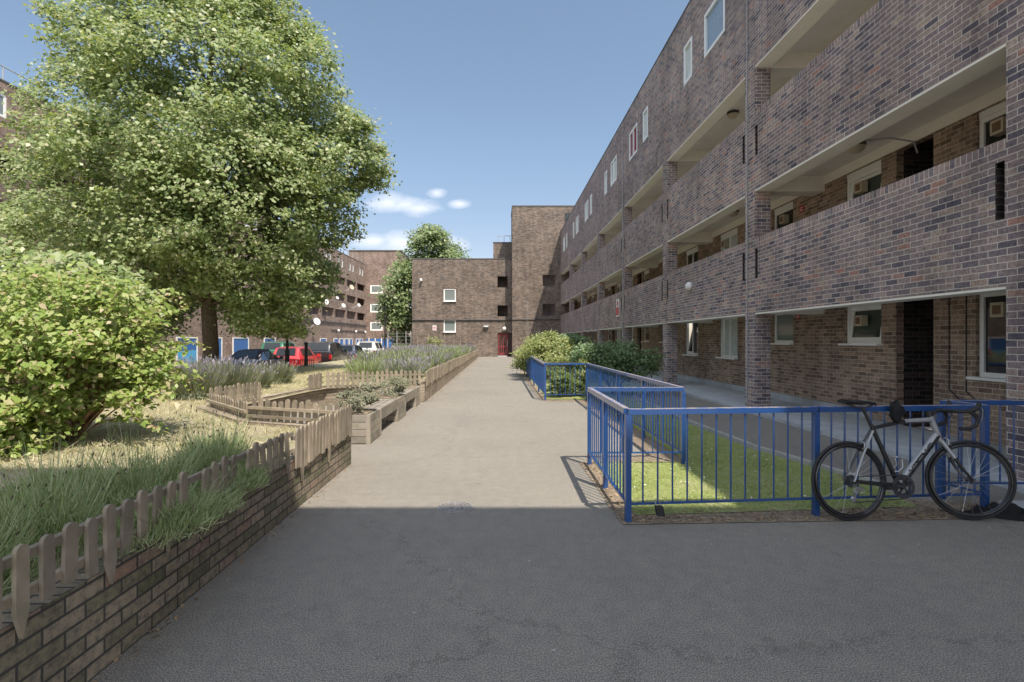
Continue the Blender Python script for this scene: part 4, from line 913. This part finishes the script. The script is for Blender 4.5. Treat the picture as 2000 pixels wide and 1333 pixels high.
# ------------------------------------------------------------------ lavender
def lavender(base, r, h, n, label, mats=('lavender_stem','lavender_bloom'), bloom=.35, group='lavender plants', name='lavender_plant', width=.006, lean=.55, tipl=.05, cat='lavender', fine=False):
    root = empty(name, base, label, cat, group); b = np.array(base)
    q = RNG.normal(0,1,(n,3)); q /= np.linalg.norm(q,axis=1)[:,None]; rad = RNG.random(n)**.5*.55
    bp = b+np.stack([q[:,0]*rad*r[0], q[:,1]*rad*r[1], np.zeros(n)],1)
    hh = h*(.45+.6*RNG.random(n)); tip = bp+np.stack([q[:,0]*r[0]*lean, q[:,1]*r[1]*lean, hh],1)+RNG.normal(0,.03,(n,3))
    a = RNG.random(n)*6.28; s = np.stack([np.cos(a),np.sin(a),np.zeros(n)],1)*width*.5; mid = bp*.45+tip*.55+np.stack([q[:,0]*r[0]*.05,q[:,1]*r[1]*.05,hh*.08],1)
    v1 = np.stack([bp-s*1.6,bp+s*1.6,mid+s*1.3,mid-s*1.3],1); v2 = np.stack([mid-s*1.3,mid+s*1.3,tip+s*.4,tip-s*.4],1)
    quads('stem', np.concatenate([v1,v2]), mats[0], root)
    k = RNG.random(n) < bloom; d = tip-mid; d /= np.linalg.norm(d,axis=1)[:,None]; t = tip[k]; dd = d[k]; ss = s[k]/width*.5*2
    w = width*1.5; v = np.stack([t-ss*w*.5, t+dd*tipl*.4-ss*w, t+dd*tipl, t+dd*tipl*.4+ss*w],1)
    c = np.cross(dd, ss); c /= np.linalg.norm(c,axis=1)[:,None]+1e-9; v3 = np.stack([t-c*w*.5, t+dd*tipl*.4-c*w, t+dd*tipl, t+dd*tipl*.4+c*w],1)
    quads('blossom', np.concatenate([v,v3]), mats[1], root)
    # leafy lower mound
    if fine:
        nl = 5600; u = RNG.normal(0,1,(nl,3)); u /= np.linalg.norm(u,axis=1)[:,None]; u[:,2] = np.abs(u[:,2]); rr = (RNG.random(nl)**.45)[:,None]
        lump = 1+.22*np.sin(u[:,0]*9+base[0]*7)*np.cos(u[:,1]*8+base[1]*5)
        p = b+u*rr*np.array([r[0],r[1],h*.55])*lump[:,None]; dv = u*.6+np.array([0,0,.75])+RNG.normal(0,.45,(nl,3)); dv /= np.linalg.norm(dv,axis=1)[:,None]
        ln = (.03+.05*RNG.random(nl))[:,None]; sd = np.cross(dv, RNG.normal(0,1,(nl,3))); sd /= np.linalg.norm(sd,axis=1)[:,None]; sd *= .0026
        quads('foliage', np.stack([p-sd,p+sd,p+dv*ln+sd*.4,p+dv*ln-sd*.4],1), mats[0], root); return root
    nl = n*2; u = RNG.normal(0,1,(nl,3)); u /= np.linalg.norm(u,axis=1)[:,None]; u[:,2] = np.abs(u[:,2]); rr = (.35+.6*RNG.random(nl))[:,None]
    p = b+u*rr*np.array([r[0]*.8,r[1]*.8,h*.55]); leaf_mesh('foliage', p, u, width*9, mats[0], root, .22, .1)
    return root
near = [(-2.3,2.2,.26,.40,.27,'nearest lavender plant, at the bottom left corner behind the pickets'),(-2.4,2.85,.32,.40,.31,'second lavender plant from the bottom left corner'),(-2.3,3.5,.32,.40,.33,'lavender plant in the middle of the near row'),(-2.2,4.15,.28,.36,.30,'lavender plant just before the shadow edge'),(-2.75,3.35,.26,.36,.27,'lavender plant further from the wall, behind the second one'),(-2.45,4.65,.24,.30,.26,'sunlit tipped lavender plant with dark seed heads')]
for x, yq, rx, ry, h, lab in near:
    lavender((x,yq,ZL),(rx*1.15,ry*1.15),h*1.75,130,lab,('lavender_stem','lavender_seed'),.3,'lavender plants behind the near pickets',width=.0032,tipl=.028,fine=True)
# the trailing one over the wall
lavender((-1.82,3.05,.47),(.25,.46),.20,170,'straggling lavender spilling over the wall through the pickets',('lavender_stem','lavender_seed'),.03,None,width=.0032,lean=1.0,fine=True)
lavender((-1.85,3.75,.47),(.2,.34),.17,110,'short lavender tuft leaning out between the pickets further along',('lavender_stem','lavender_seed'),.03,None,width=.0032,lean=1.0,fine=True)
for px, py, Yq, rx, h, lab in ((385,785,10.2,.55,.62,'purple lavender bush beside the left picket run'),(450,770,10.9,.60,.66,'taller purple lavender bush behind the left picket run'),(535,745,13.6,.55,.5,'greener lavender bush on the lawn behind the alcove'),(400,760,12.4,.6,.65,'purple lavender bush furthest behind at the tree side'),(500,760,12.2,.4,.45,'small pale lavender bush between the two larger ones')):
    p = at(px,py,Yq); lavender((p.x,Yq,ZL),(rx,rx),h,1300,lab,('lavender_pale','lavender_bloom'),  .26 if 'purple' in lab else .06,'lavender bushes left of the alcove',width=.009,tipl=.08)
src = [lavender((-2.6,14.2,ZL),(.55,.55),.55,650,'green and purple lavender in the long bed beside the path',('lavender_pale','lavender_bloom'),.16,'lavender massed in the long bed',width=.013,tipl=.10),
       lavender((-3.6,14.6,ZL),(.6,.6),.6,650,'green and purple lavender in the long bed beside the path',('lavender_stem','lavender_bloom'),.07,'lavender massed in the long bed',width=.013,tipl=.10)]
k = 0
for yq in np.arange(14.0, 44, 1.15):
    xmax = 4.9 if yq > 18 else 3.2
    for xq in np.arange(2.55, xmax+min(2.5, max(0,(yq-20)*.12)), .95):
        if (yq < 15 and xq < 4): pass
        c = copy_tree(src[k % 2]); k += 1
        c.location = (-xq+random.uniform(-.25,.25), yq+random.uniform(-.4,.4), ZL); c.rotation_euler.z = random.random()*6.28; f = random.uniform(.8,1.2); c.scale = (f,f,f*random.uniform(.85,1.15))

# ------------------------------------------------------------------ lamp posts and small things near the car park
r = empty('lamp_post',(at(561,0,21).x,21,ZL-.2),'black lamp post with a box sign in front of the red car','lamp post')
b = Vector((at(561,0,21).x,21,.2))
m = MB(); m.tube([b,b+Vector((0,0,.9)),b+Vector((0,0,.95)),b+Vector((0,0,4.6))],[.085,.085,.05,.045],10); m.build('pole','black_metal',r)
m = MB(); m.box(b.x-.15,b.x+.12,20.9,21.1,1.5+(VPY-640)/F_PX*21,1.5+(VPY-616)/F_PX*21); m.build('box_sign','black_metal',r)
m = MB(); m.lathe(b+Vector((0,0,4.6)),[(.06,0),(.17,.1),(.2,.3),(.1,.42),(.02,.45)],12); m.build('lantern','black_metal',r)
r = empty('bollard',(at(598,0,23.2).x,23.2,0),'thin dark post standing in front of the red car','bollard')
b = Vector((at(598,0,23.2).x,23.2,.0)); m = MB(); m.tube([b,b+Vector((0,0,1.32))],.07,10); m.lathe(b+Vector((0,0,1.32)),[(.09,0),(.09,.06),(.02,.1)],10); m.build('shaft','black_metal',r)
r = empty('lamp_post',(at(752,0,40).x,40,0),'slender black lamp post beside the far tree','lamp post')
b = Vector((at(752,0,40).x,40,-.3)); m = MB(); m.tube([b,b+Vector((0,0,4.2))],[.06,.045],8); m.build('pole','black_metal',r)
m = MB(); m.bar(b+Vector((-.25,0,4.2)),b+Vector((.12,0,4.25)),.12,.08); m.build('lamp_head','black_metal',r)
r = empty('low_railing',(-8.6,22,ZL),'low black bow top railing at the lawn edge before the red car','railing')
for t in np.linspace(0,1,16):
    p = Vector((-8.75+1.15*t,22.2,.3)); m = MB(); m.tube([p,p+Vector((0,0,.42))],.012,5); m.build('bar','black_metal',r)
for z in (.42,.68):
    m = MB(); m.bar((-8.8,22.2,z),(-7.55,22.2,z),.02,.02); m.build('rail','black_metal',r)
# timber frame and low pale wall before the end block
r = empty('low_wall',(-6,47.2,0),'pale low wall with thin poles in front of the end block','wall')
m = MB(); m.box(-7.6,-3.1,46.4,46.7,-.1,.95); m.build('wall','kerb_concrete',r)
for x in (-7.0,-6.3,-6.05,-5.0,-4.7,-3.9,-3.3):
    m = MB(); m.tube([(x,46.55,.9),(x,46.55,random.uniform(1.9,2.3))],.03,5); m.build('pole','plank_wood',r)
tree('climbing_shrub',(-5.8,46.3,.4),[((-5.6,46.3,1.3),(.5,.3,.4)),((-5.2,46.3,1.1),(.4,.3,.3))],500,.12,'privet_leaf','small yellow green climber on the pale low wall','shrub',.02,.1,twigmat='twig')
r = empty('mesh_fence',(-9.3,48,-.3),'grey metal mesh fence between the end block and the car park','fence')
for x in (-9.9,-9.1,-8.3,-7.85):
    m = MB(); m.tube([(x,48.3,-.3),(x,48.3,2.3)],.035,6); m.build('post','grey_pipe',r)
m = MB()
for z in np.arange(0,2.3,.3): m.bar((-9.9,48.3,z),(-7.85,48.3,z),.015,.015)
m.build('wire','grey_pipe',r)

# ------------------------------------------------------------------ cars (rear towards the viewer)
def car(loc, rz, paint, label, st, W, glassrows, roofmat=None, lamps='tall', wheels=(.75,3.3), rear_win=None, estate=False, zc=0):
    r = empty('parked_car', loc, label, 'car', 'cars parked in a line by the left block', rz=rz)
    n = len(st); rows = []
    for (y, zl, zb, zt, wb, wt) in st:       # y, sill z, belt z, top z, half width at belt, half width at top
        h = [(wb*.90,zl),(wb*.985,zl+.12),(wb,(zl+zb)/2+.05),(wb*.975,zb),(wt,zt-.05 if zt-zb > .2 else zt-.02),(wt*.86,zt-.005),(0,zt+.015)]
        rows.append([(x,y,z) for x, z in h]+[(-x,y,z) for x, z in h[-2::-1]])
    m = MB(); k = len(rows[0]); m.v = [p for rr in rows for p in rr]
    for i in range(n-1):
        for j in range(k-1):
            top = st[i][3]-st[i][2] > .2 and st[i+1][3]-st[i+1][2] > .2 and j in (4,5,6,7)
            m.f.append((i*k+j,i*k+j+1,(i+1)*k+j+1,(i+1)*k+j)); m.m.append(1 if (roofmat and (top or (j in (3,8) and st[i][3]-st[i][2] > .2) or (j in (4,5,6,7) and max(st[i][3]-st[i][2],st[i+1][3]-st[i+1][2]) > .2 and i < rear_win[0]+2))) else 0)
    m.f.append(tuple(range(k))); m.m.append(0); m.f.append(tuple((n-1)*k+j for j in range(k))[::-1]); m.m.append(0)
    m.build('body',[paint, roofmat or paint],r,smooth=38,local=True)
    def patch(q, mg, off, name, mat):
        a, b, c, d = [Vector(p) for p in q]; nn = (b-a).cross(d-a).normalized(); ctr = (a+b+c+d)/4
        if nn.dot(ctr-Vector((0,2,.7))) < 0: nn = -nn
        P = []
        for s, t in ((mg,mg),(1-mg,mg),(1-mg,1-mg),(mg,1-mg)): P.append(a.lerp(b,s).lerp(d.lerp(c,s),t)+nn*off)
        g = MB(); g.add(P+[p-nn*.01 for p in P],[(0,1,2,3),(7,6,5,4),(0,4,5,1),(1,5,6,2),(2,6,7,3),(3,7,4,0)]); g.build(name,mat,r,local=True)
    for i in glassrows:
        for s in (3, 8): patch((rows[i][s],rows[i+1][s],rows[i+1][s+1],rows[i][s+1]), .09, .006, 'side_window', 'car_glass')
    i = rear_win[0]; patch((rows[i][5],rows[i][7],rows[i+1][7],rows[i+1][5]), .07, .028, 'rear_window', 'car_glass')
    i = rear_win[1]; patch((rows[i][5],rows[i][7],rows[i+1][7],rows[i+1][5]), .06, .028, 'windscreen', 'car_glass')
    yr = st[0][0]; zb = st[0][2]
    for s in (-1,1):
        g = MB(); g.box(s*W*.5-.02-(.16 if s > 0 else -.02)-.0, s*W*.5-.02-(.16 if s > 0 else -.02)+.16, yr-.015, yr+.09, zb-(.34 if lamps == 'tall' else .2), zb-.03); g.build('tail_light','tail_red',r,local=True)
    g = MB(); g.box(-.26,.26,yr-.02,yr+.0,zb-.34,zb-.23); g.build('number_plate','plate_yellow',r,local=True)
    g = MB(); g.box(-W*.47,W*.47,yr-.05,yr+.1,st[0][1]+.02,st[0][1]+.2); g.build('bumper',paint,r,local=True)
    g = MB(); g.box(W*.47,W*.47+.2,2.75,2.9,st[3][2]-.02,st[3][2]+.12); g.build('wing_mirror',paint,r,local=True)
    for y in wheels:
        for s in (-1,1):
            g = MB(); x = s*(W*.5-.09); ax = (s,0,0)
            g.lathe((x,y,.31),[(.2,-.1),(.31,-.09),(.315,0),(.305,.1),(.2,.105)],20,axis=ax); wh = g.build('wheel','rubber',r,smooth=40,local=True)
            g = MB(); g.lathe((x,y,.31),[(.2,.09),(.19,.108),(.05,.1),(.01,.1)],16,axis=ax); g.build('rim','alloy',wh,smooth=30,local=True)
    return r
ZC_ = -.32
hatch = [(0,.28,.80,.86,.78,.70),(.12,.24,.90,.98,.83,.70),(.42,.22,.93,1.42,.84,.60),(1.2,.2,.92,1.47,.84,.60),(2.2,.2,.91,1.43,.84,.58),(2.95,.2,.9,.96,.83,.66),(3.6,.22,.78,.84,.80,.66),(3.88,.28,.6,.66,.70,.55)]
soft = [(0,.3,.80,.84,.80,.66),(.15,.26,.90,.93,.86,.74),(.75,.24,.93,.97,.87,.72),(1.45,.22,.94,1.36,.87,.58),(2.2,.22,.93,1.40,.87,.58),(3.0,.22,.92,.97,.86,.66),(4.1,.24,.80,.85,.82,.66),(4.5,.3,.62,.68,.70,.55)]
suv = [(0,.35,.98,1.06,.86,.78),(.1,.3,1.05,1.15,.9,.76),(.35,.3,1.08,1.66,.92,.68),(1.4,.28,1.06,1.72,.92,.68),(2.5,.28,1.05,1.66,.92,.66),(3.2,.28,1.04,1.1,.91,.74),(4.2,.3,.95,1.0,.88,.72),(4.6,.36,.7,.78,.78,.6)]
XC = -11.15
car((XC,22.9,ZC_),R(1.5),'car_blue','dark blue convertible with a black fabric roof behind the tree trunk',soft,1.74,(3,4),'fabric_roof','low',(.85,3.6),(2,4))
car((XC+.1,27.9,ZC_),R(1),'car_red','small red hatchback behind the lamp post',hatch,1.68,(2,3),None,'tall',(.65,3.2),(1,4))
car((XC+.0,33.2,ZC_),R(0),'car_black','black off roader parked behind the red hatchback',suv,1.84,(2,3),None,'tall',(.8,3.7),(1,4))
car((XC+.1,38.8,ZC_),R(0),'car_navy','dark navy hatchback between the black and the white cars',hatch,1.7,(2,3),None,'tall',(.65,3.2),(1,4))
car((XC+.35,43.6,ZC_),R(-2),'car_white','white hatchback parked furthest along the line',suv,1.7,(2,3),None,'tall',(.8,3.7),(1,4))
car((XC-4.2,36.5,ZC_),R(2),'car_green','green car behind the red hatchback, nearer the garages',suv,1.75,(2,3),None,'tall',(.8,3.7),(1,4))
car((-9.9,52.5,ZC_),R(0),'car_black','dark car half hidden by the mesh fence at the end',hatch,1.7,(2,3),None,'tall',(.65,3.2),(1,4))

# ------------------------------------------------------------------ manhole cover, key box, black cloth
r = empty('manhole_cover',(at(890,990,4.86).x,4.86,.001),'round slotted metal drain cover in the path at the shadow edge','drain cover')
c = Vector(r.location); m = MB(); m.lathe((c.x,c.y,-.02),[(.165,0),(.165,.0255),(.150,.0262)],32); m.build('frame','rust_drain',r)
m = MB()
for rr, wq in ((.145,.016),(.112,.016),(.079,.016),(.046,.016)):
    for k in range(24):
        if k % 6 == 0: continue
        a0, a1 = 2*math.pi*k/24, 2*math.pi*(k+1)/24
        q = [(c.x+math.cos(a)*R_, c.y+math.sin(a)*R_, zq) for zq in (.0063,.0145) for R_, a in ((rr-wq,a0),(rr,a0),(rr,a1),(rr-wq,a1))]
        m.add(q,[(4,5,6,7),(0,1,5,4),(1,2,6,5),(2,3,7,6),(3,0,4,7)])
m.box(c.x-.15,c.x+.15,c.y-.008,c.y+.008,.0064,.014); m.build('grate','rust_drain',r)
kx = at(1287,980,4.45)
r = empty('key_box',(kx.x,4.45,.0),'black key box hanging on the bottom bar of the front railing','key box')
m = MB(); m.box(kx.x-.033,kx.x+.033,4.40,4.445,.065,.15); m.v = [(x+(z-.1)*-.22,y,z) for x,y,z in m.v]; o = m.build('body','rubber',r)
bv = o.modifiers.new('bevel','BEVEL'); bv.width = .008; bv.segments = 2
m = MB(); m.tube([(kx.x-.03,4.425,.15),(kx.x-.032,4.44,.175),(kx.x-.02,4.47,.185),(kx.x-.0,4.45,.18),(kx.x+.012,4.425,.148)],.004,6); m.build('shackle','alloy',r)
m = MB(); nx, ny = 26, 14; cx, cy = 4.33, 4.62
H = []
for i in range(nx+1):
    for j in range(ny+1):
        u, v_ = i/nx*2-1, j/ny*2-1; w_ = (1-.55*abs(u)); e = max(0,1-(u*u)**1.2-(v_*v_)**1.1)
        z = .008+.085*e**.6*(.45+.4*math.sin(5*u+3*v_)+.3*math.sin(9*u-7*v_+1)+.25*math.sin(14*v_+4*u))
        H.append((cx+u*.30, cy+v_*.15*w_-u*.07, max(.006,z)))
m.v = H
for i in range(nx):
    for j in range(ny): m.f.append((i*(ny+1)+j,(i+1)*(ny+1)+j,(i+1)*(ny+1)+j+1,i*(ny+1)+j+1)); m.m.append(0)
m.tube([(cx+.25,cy-.07,.012),(cx+.33,cy-.11,.014),(cx+.42,cy-.12,.016),(cx+.5,cy-.09,.014)],.014,6)
tag(m.build('crumpled_cloth','cloth_black',smooth=60),'crumpled black cloth lying behind the front bicycle wheel','cloth')

# ------------------------------------------------------------------ bicycle leaning on the front railing
BI = empty('racing_bicycle',(2.92,4.50,0),'silver and black racing bicycle leaning on the blue railing','bicycle')
BI.rotation_euler = (R(-5.0),0,R(3.6)); K = 1/229.0
def bp(px,py,y=0): return Vector(((px-1653)*K, y, (1012-py)*K))
WR = .327; RH = Vector((0,0,WR)); FH = Vector((1.02,0,WR)); BBp = bp(1752,948); ST_ = bp(1705,836); HT = bp(1826,817); HBt = bp(1840,857)
def bpart(m, name, mats, par=None, smooth=45):
    o = m.build(name,mats,par or BI,smooth=smooth,local=True,uv=False); return o
m = MB(); m.tube([ST_+Vector((-.004,0,.02)),BBp],[.017,.02],12,1); m.tube([HT+Vector((.01,0,-.03)),ST_.lerp(HT,.5),ST_+Vector((.0,0,-.012))],[.021,.017,.015],12,1)
m.tube([ST_.lerp(HT,.55)+Vector((0,0,.0)),HT+Vector((.01,0,-.028))],[.0185,.0225],12,0)
dt0 = HBt+Vector((-.012,0,.018)); m.tube([dt0,dt0.lerp(BBp,.5),BBp],[.028,.031,.028],14,1); m.tube([dt0.lerp(BBp,.02)+Vector((0,0,.009)),dt0.lerp(BBp,.97)+Vector((0,0,.009))],[.0268,.0262],14,0)
m.tube([HT,HBt],[.022,.025],14,0)
for s in (-1,1):
    m.tube([ST_+Vector((0,s*.014,-.03)),ST_.lerp(RH,.5)+Vector((0,s*.035,0)),RH+Vector((0,s*.062,0))],[.011,.009,.008],8,1 if s > 0 else 0)
    m.tube([BBp+Vector((0,s*.03,0)),BBp.lerp(RH,.5)+Vector((0,s*.045,-.003)),RH+Vector((0,s*.062,0))],[.015,.013,.009],8,1)
m.lathe(BBp,[(.022,-.04),(.026,-.035),(.026,.035),(.022,.04)],14,1,axis=(0,1,0))
FRM = bpart(m,'frame',['frame_silver','carbon'])
# lettering on the down tube
cu_ = bpy.data.curves.new('letters','FONT'); cu_.body = 'VIKING'; cu_.size = .066; cu_.align_x = 'CENTER'; cu_.align_y = 'CENTER'; cu_.extrude = .0008; cu_.shear = .25; cu_.offset = .0022; cu_.space_character = 1.15
to_ = bpy.data.objects.new('letters',cu_); COL.objects.link(to_); dg = bpy.context.evaluated_depsgraph_get(); dg.update()
lm = bpy.data.meshes.new_from_object(to_.evaluated_get(dg)); bpy.data.objects.remove(to_)
lo_ = bpy.data.objects.new('lettering',lm); lm.materials.clear(); lm.materials.append(MATS['letter_black']); COL.objects.link(lo_); lo_.parent = FRM
dd = (dt0-BBp).normalized(); nn_ = Vector((0,-1,0)); up_ = nn_.cross(dd).normalized()
MT_ = Matrix((dd,up_,nn_)).transposed().to_4x4(); ctr = BBp.lerp(dt0,.52)
for vv_ in lm.vertices:                      # wrap the letters round the tube
    y_ = vv_.co.y; a_ = max(-1.1,min(1.1,y_/.033)); z_ = vv_.co.z+.0335*math.cos(a_); vv_.co = ctr+dd*vv_.co.x*1.3+up_*(.033*math.sin(a_)+.004)+nn_*(z_+.0005)
def wheel_parts(c, par, ang, rear):
    ca, sa = math.cos(ang), math.sin(ang)
    def W(a, rr, y=0): 
        x = math.cos(a)*rr; return Vector((c.x+x*ca-y*-sa*-1*0+(-y*sa), c.y+x*sa+y*ca, c.z+math.sin(a)*rr))
    m = MB(); m.tube([W(2*math.pi*k/64,WR-.0125) for k in range(64)],.0125,10,closed=True); wh = bpart(m,'wheel','rubber',par)
    m = MB()
    for y in (-.009,.009): m.tube([W(2*math.pi*k/64,WR-.036,y) for k in range(64)],.010,8,closed=True)
    m.tube([W(2*math.pi*k/64,WR-.048,0) for k in range(64)],.008,8,closed=True); o = bpart(m,'rim','carbon' if True else 'alloy',wh)
    m = MB()
    for k in range(24):
        a = 2*math.pi*k/24; s = 1 if k % 2 else -1; m.tube([W(a+s*.9*(1 if k % 4 < 2 else -1)*.55,.02,s*.028),W(a,WR-.05,0)],.0011,4)
    bpart(m,'spoke','alloy',wh)
    m = MB(); ax = Vector((-sa,ca,0)); m.lathe(c,[(.012,-.06),(.022,-.032),(.014,-.02),(.014,.02),(.022,.032),(.012,.06)],12,axis=ax); bpart(m,'hub','steel_dark',wh)
    return wh
FK = None
STE = R(-17)
piv = HBt; 
m = MB()
def steer(p):
    q = p-piv; return piv+Vector((q.x*math.cos(STE)-q.y*math.sin(STE), q.x*math.sin(STE)+q.y*math.cos(STE), q.z))
crown = HBt+Vector((.012,0,-.035))
m.tube([HBt+Vector((0,0,.01)),crown],[.024,.026],12,0)
for s in (-1,1): m.tube([steer(crown+Vector((0,s*.02,.005))),steer(crown.lerp(FH,.35)+Vector((-.005,s*.043,0))),steer(crown.lerp(FH,.75)+Vector((-.012,s*.05,0))),steer(FH+Vector((0,s*.052,0)))],[.017,.0155,.012,.009],10,0)
for s in (-1,1): m.tube([steer(crown.lerp(FH,.42)+Vector((-.006,s*.0445,0))),steer(crown.lerp(FH,.75)+Vector((-.012,s*.0505,0))),steer(FH+Vector((0,s*.0525,0)))],[.0158,.0125,.0094],10,1)
FK = bpart(m,'fork',['frame_silver','carbon'])
FHs = steer(FH); wheel_parts(FHs,BI,STE,False); wheel_parts(RH,BI,0,True)
m = MB(); m.tube([HT,HT+Vector((-.008,0,.045))],.018,10); st1 = HT+Vector((-.006,0,.03)); st2 = steer(st1+Vector((.11,0,.022))); m.tube([st1,st2],[.017,.015],10); bpart(m,'stem','carbon')
m = MB(); hb0 = st1+Vector((.11,0,.022))
for s in (-1,1):
    pts_ = [(0,0,0),(0,.08,0),(0,.17,.0),(.03,.205,.0),(.085,.21,.0),(.125,.212,-.03),(.138,.214,-.075),(.12,.216,-.115),(.075,.218,-.135),(.01,.218,-.14)]
    m.tube([steer(hb0+Vector((x,s*y,z))) for x,y,z in pts_],.0155,8)
bpart(m,'handlebar','rubber')
for s in (-1,1):
    m = MB(); m.tube([steer(hb0+Vector((x,s*.211,z))) for x,z in ((.075,.0),(.115,.012),(.15,.032),(.158,.062),(.152,.078))],[.016,.019,.019,.016,.009],10)
    h = bpart(m,'brake_hood','rubber'); m = MB(); m.tube([steer(hb0+Vector((x,s*.211,z))) for x,z in ((.162,.045),(.178,.01),(.172,-.04),(.158,-.085))],[.007,.008,.007,.005],6); bpart(m,'brake_lever','steel_dark',h)
m = MB()
for s in (-1,1): m.tube([steer(hb0+Vector((.15,s*.2,.03))),steer(hb0+Vector((.14,s*.14,-.05))),steer(HT+Vector((.09,s*.05,-.06))),HBt+Vector((.0,s*.03,-.01))],.0025,5)
bpart(m,'cable','rubber')
m = MB(); m.tube([ST_,bp(1690,800)],.0135,10); bpart(m,'seat_post','carbon')
m = MB(); prof_ = [(1650,786,.066),(1660,788,.07),(1674,788.5,.055),(1688,789,.032),(1702,789,.02),(1714,791,.014),(1717,793,.006)]
n_ = 12
for (px,py,hw) in prof_:
    c_ = bp(px,py)
    for k in range(n_):
        a = 2*math.pi*k/n_; m.v.append((c_.x, math.cos(a)*hw, c_.z+math.sin(a)*(.012+.12*hw)))
for i in range(len(prof_)-1):
    for k in range(n_): m.f.append((i*n_+k,i*n_+(k+1)%n_,(i+1)*n_+(k+1)%n_,(i+1)*n_+k)); m.m.append(0)
m.f.append(tuple(range(n_))); m.m.append(0); m.f.append(tuple((len(prof_)-1)*n_+k for k in range(n_))); m.m.append(0)
sd = bpart(m,'saddle','rubber',smooth=60)
m = MB(); 
for s in (-1,1): m.tube([bp(1660,792,s*.02),bp(1675,798,s*.022),bp(1700,798,s*.02),bp(1711,793,s*.012)],.004,6)
bpart(m,'saddle_rail','steel_dark',sd)
CY = -.052; CB = BBp+Vector((0,CY,0))
m = MB(); m.lathe(CB,[(.090,-.003),(.0975,-.002),(.0975,.002),(.090,.003)],40,axis=(0,1,0)); 
m = MB(); ring = []
def ringm(m, c, r0, r1, t, n=40):
    o = len(m.v)
    for y in (-t,t):
        for rr in (r0,r1):
            for k in range(n): m.v.append((c.x+math.cos(2*math.pi*k/n)*rr, c.y+y, c.z+math.sin(2*math.pi*k/n)*rr))
    A = lambda l, k: o+l*n+k % n
    for k in range(n):
        for l0, l1 in ((0,1),(2,3),(0,2),(1,3)): m.f.append((A(l0,k),A(l0,k+1),A(l1,k+1),A(l1,k))); m.m.append(0)
ringm(m,CB,.074,.098,.002); ringm(m,CB+Vector((0,.012,0)),.055,.072,.002)
for k in range(5):
    a = 2*math.pi*k/5+.3; m.bar(CB,CB+Vector((math.cos(a)*.078,0,math.sin(a)*.078)),.016,.006)
cr = bpart(m,'crankset','steel_dark')
for s, a in ((-1,R(178)),(1,R(-2))):
    e = BBp+Vector((math.cos(a)*.165,s*.075,math.sin(a)*.165)); m = MB(); m.tube([BBp+Vector((0,s*.055,0)),e],[.016,.011],8); bpart(m,'crank_arm','steel_dark',cr)
    m = MB(); m.box(e.x-.04,e.x+.04,e.y-(.07 if s < 0 else -.01),e.y+(.07 if s > 0 else -.01),e.z-.012,e.z+.012); bpart(m,'pedal','rubber',cr)
m = MB()
for k in range(7): ringm(m,RH+Vector((0,-.018-.005*k,0)),.018,.052-.004*k,.0012,24)
bpart(m,'cassette','steel_dark')
m = MB(); rd = RH+Vector((.03,-.042,-.075)); rd2 = RH+Vector((.0,-.042,-.145))
for p in (rd,rd2): m.lathe(p,[(.022,-.005),(.026,0),(.022,.005)],14,axis=(0,1,0))
m.bar(rd,rd2,.012,.02,up=(0,1,0)); m.tube([RH+Vector((.0,-.05,-.03)),RH+Vector((.035,-.055,-.05)),rd],.011,8); m.bar(RH+Vector((.01,-.06,-.05)),RH+Vector((.075,-.06,-.055)),.025,.02); bpart(m,'derailleur','alloy')
m = MB(); ch = [RH+Vector((.0,CY,.04)),CB+Vector((0,0,.098))]; m.bar(ch[0],ch[1],.006,.008); m.bar(rd2+Vector((.0,0,-.024)),CB+Vector((.0,0,-.098)),.006,.008); bpart(m,'chain','steel_dark')
for (q, nm) in ((ST_.lerp(RH,.38)+Vector((-.01,0,.02)),'rear'),(steer(crown+Vector((.035,0,-.0))),'front')):
    m = MB(); 
    for s in (-1,1): m.tube([q+Vector((0,0,.03)),q+Vector((.005,s*.035,.012)),q+Vector((0,s*.03,-.03))],.008,6)
    m.bar(q+Vector((-.02,-.03,-.03)),q+Vector((.025,-.03,-.022)),.012,.012); bpart(m,'brake_caliper','alloy')
m = MB(); bc = ST_.lerp(BBp,.62)
m.tube([bc+Vector((.015,-.0,.06)),bc+Vector((.06,-.036,.055)),bc+Vector((.10,-.03,.04)),bc+Vector((.10,-.03,-.03)),bc+Vector((.06,-.036,-.06)),bc+Vector((.025,0,-.07))],.004,6)
m.tube([bc+Vector((.05,-.036,.055)),bc+Vector((.09,.036,.045)),bc+Vector((.10,.03,-.02)),bc+Vector((.05,.036,-.05))],.004,6); bpart(m,'bottle_cage','alloy')
# lock and gloves hung over the top tube
bx0 = bp(1757,808); m = MB(); o_ = []
for i in range(10):
    for j in range(9):
        a = 2*math.pi*i/10; b_ = math.pi*j/8; k_ = 1+.25*math.sin(3*a+2*b_)+.15*math.sin(5*b_+a)
        m.v.append((bx0.x+math.cos(a)*math.sin(b_)*.05*k_, math.sin(a)*math.sin(b_)*.045*k_, bx0.z+.005-math.cos(b_)*.085*k_))
for i in range(10):
    for j in range(8): m.f.append((i*9+j,((i+1)%10)*9+j,((i+1)%10)*9+j+1,i*9+j+1)); m.m.append(0)
HB_ = m.build('bag','cloth_black',None,smooth=60,uv=False)
HB_.location = BI.location; HB_.rotation_euler = BI.rotation_euler; tag(HB_,'small black cloth bundle hung over the bicycle top tube','bag')
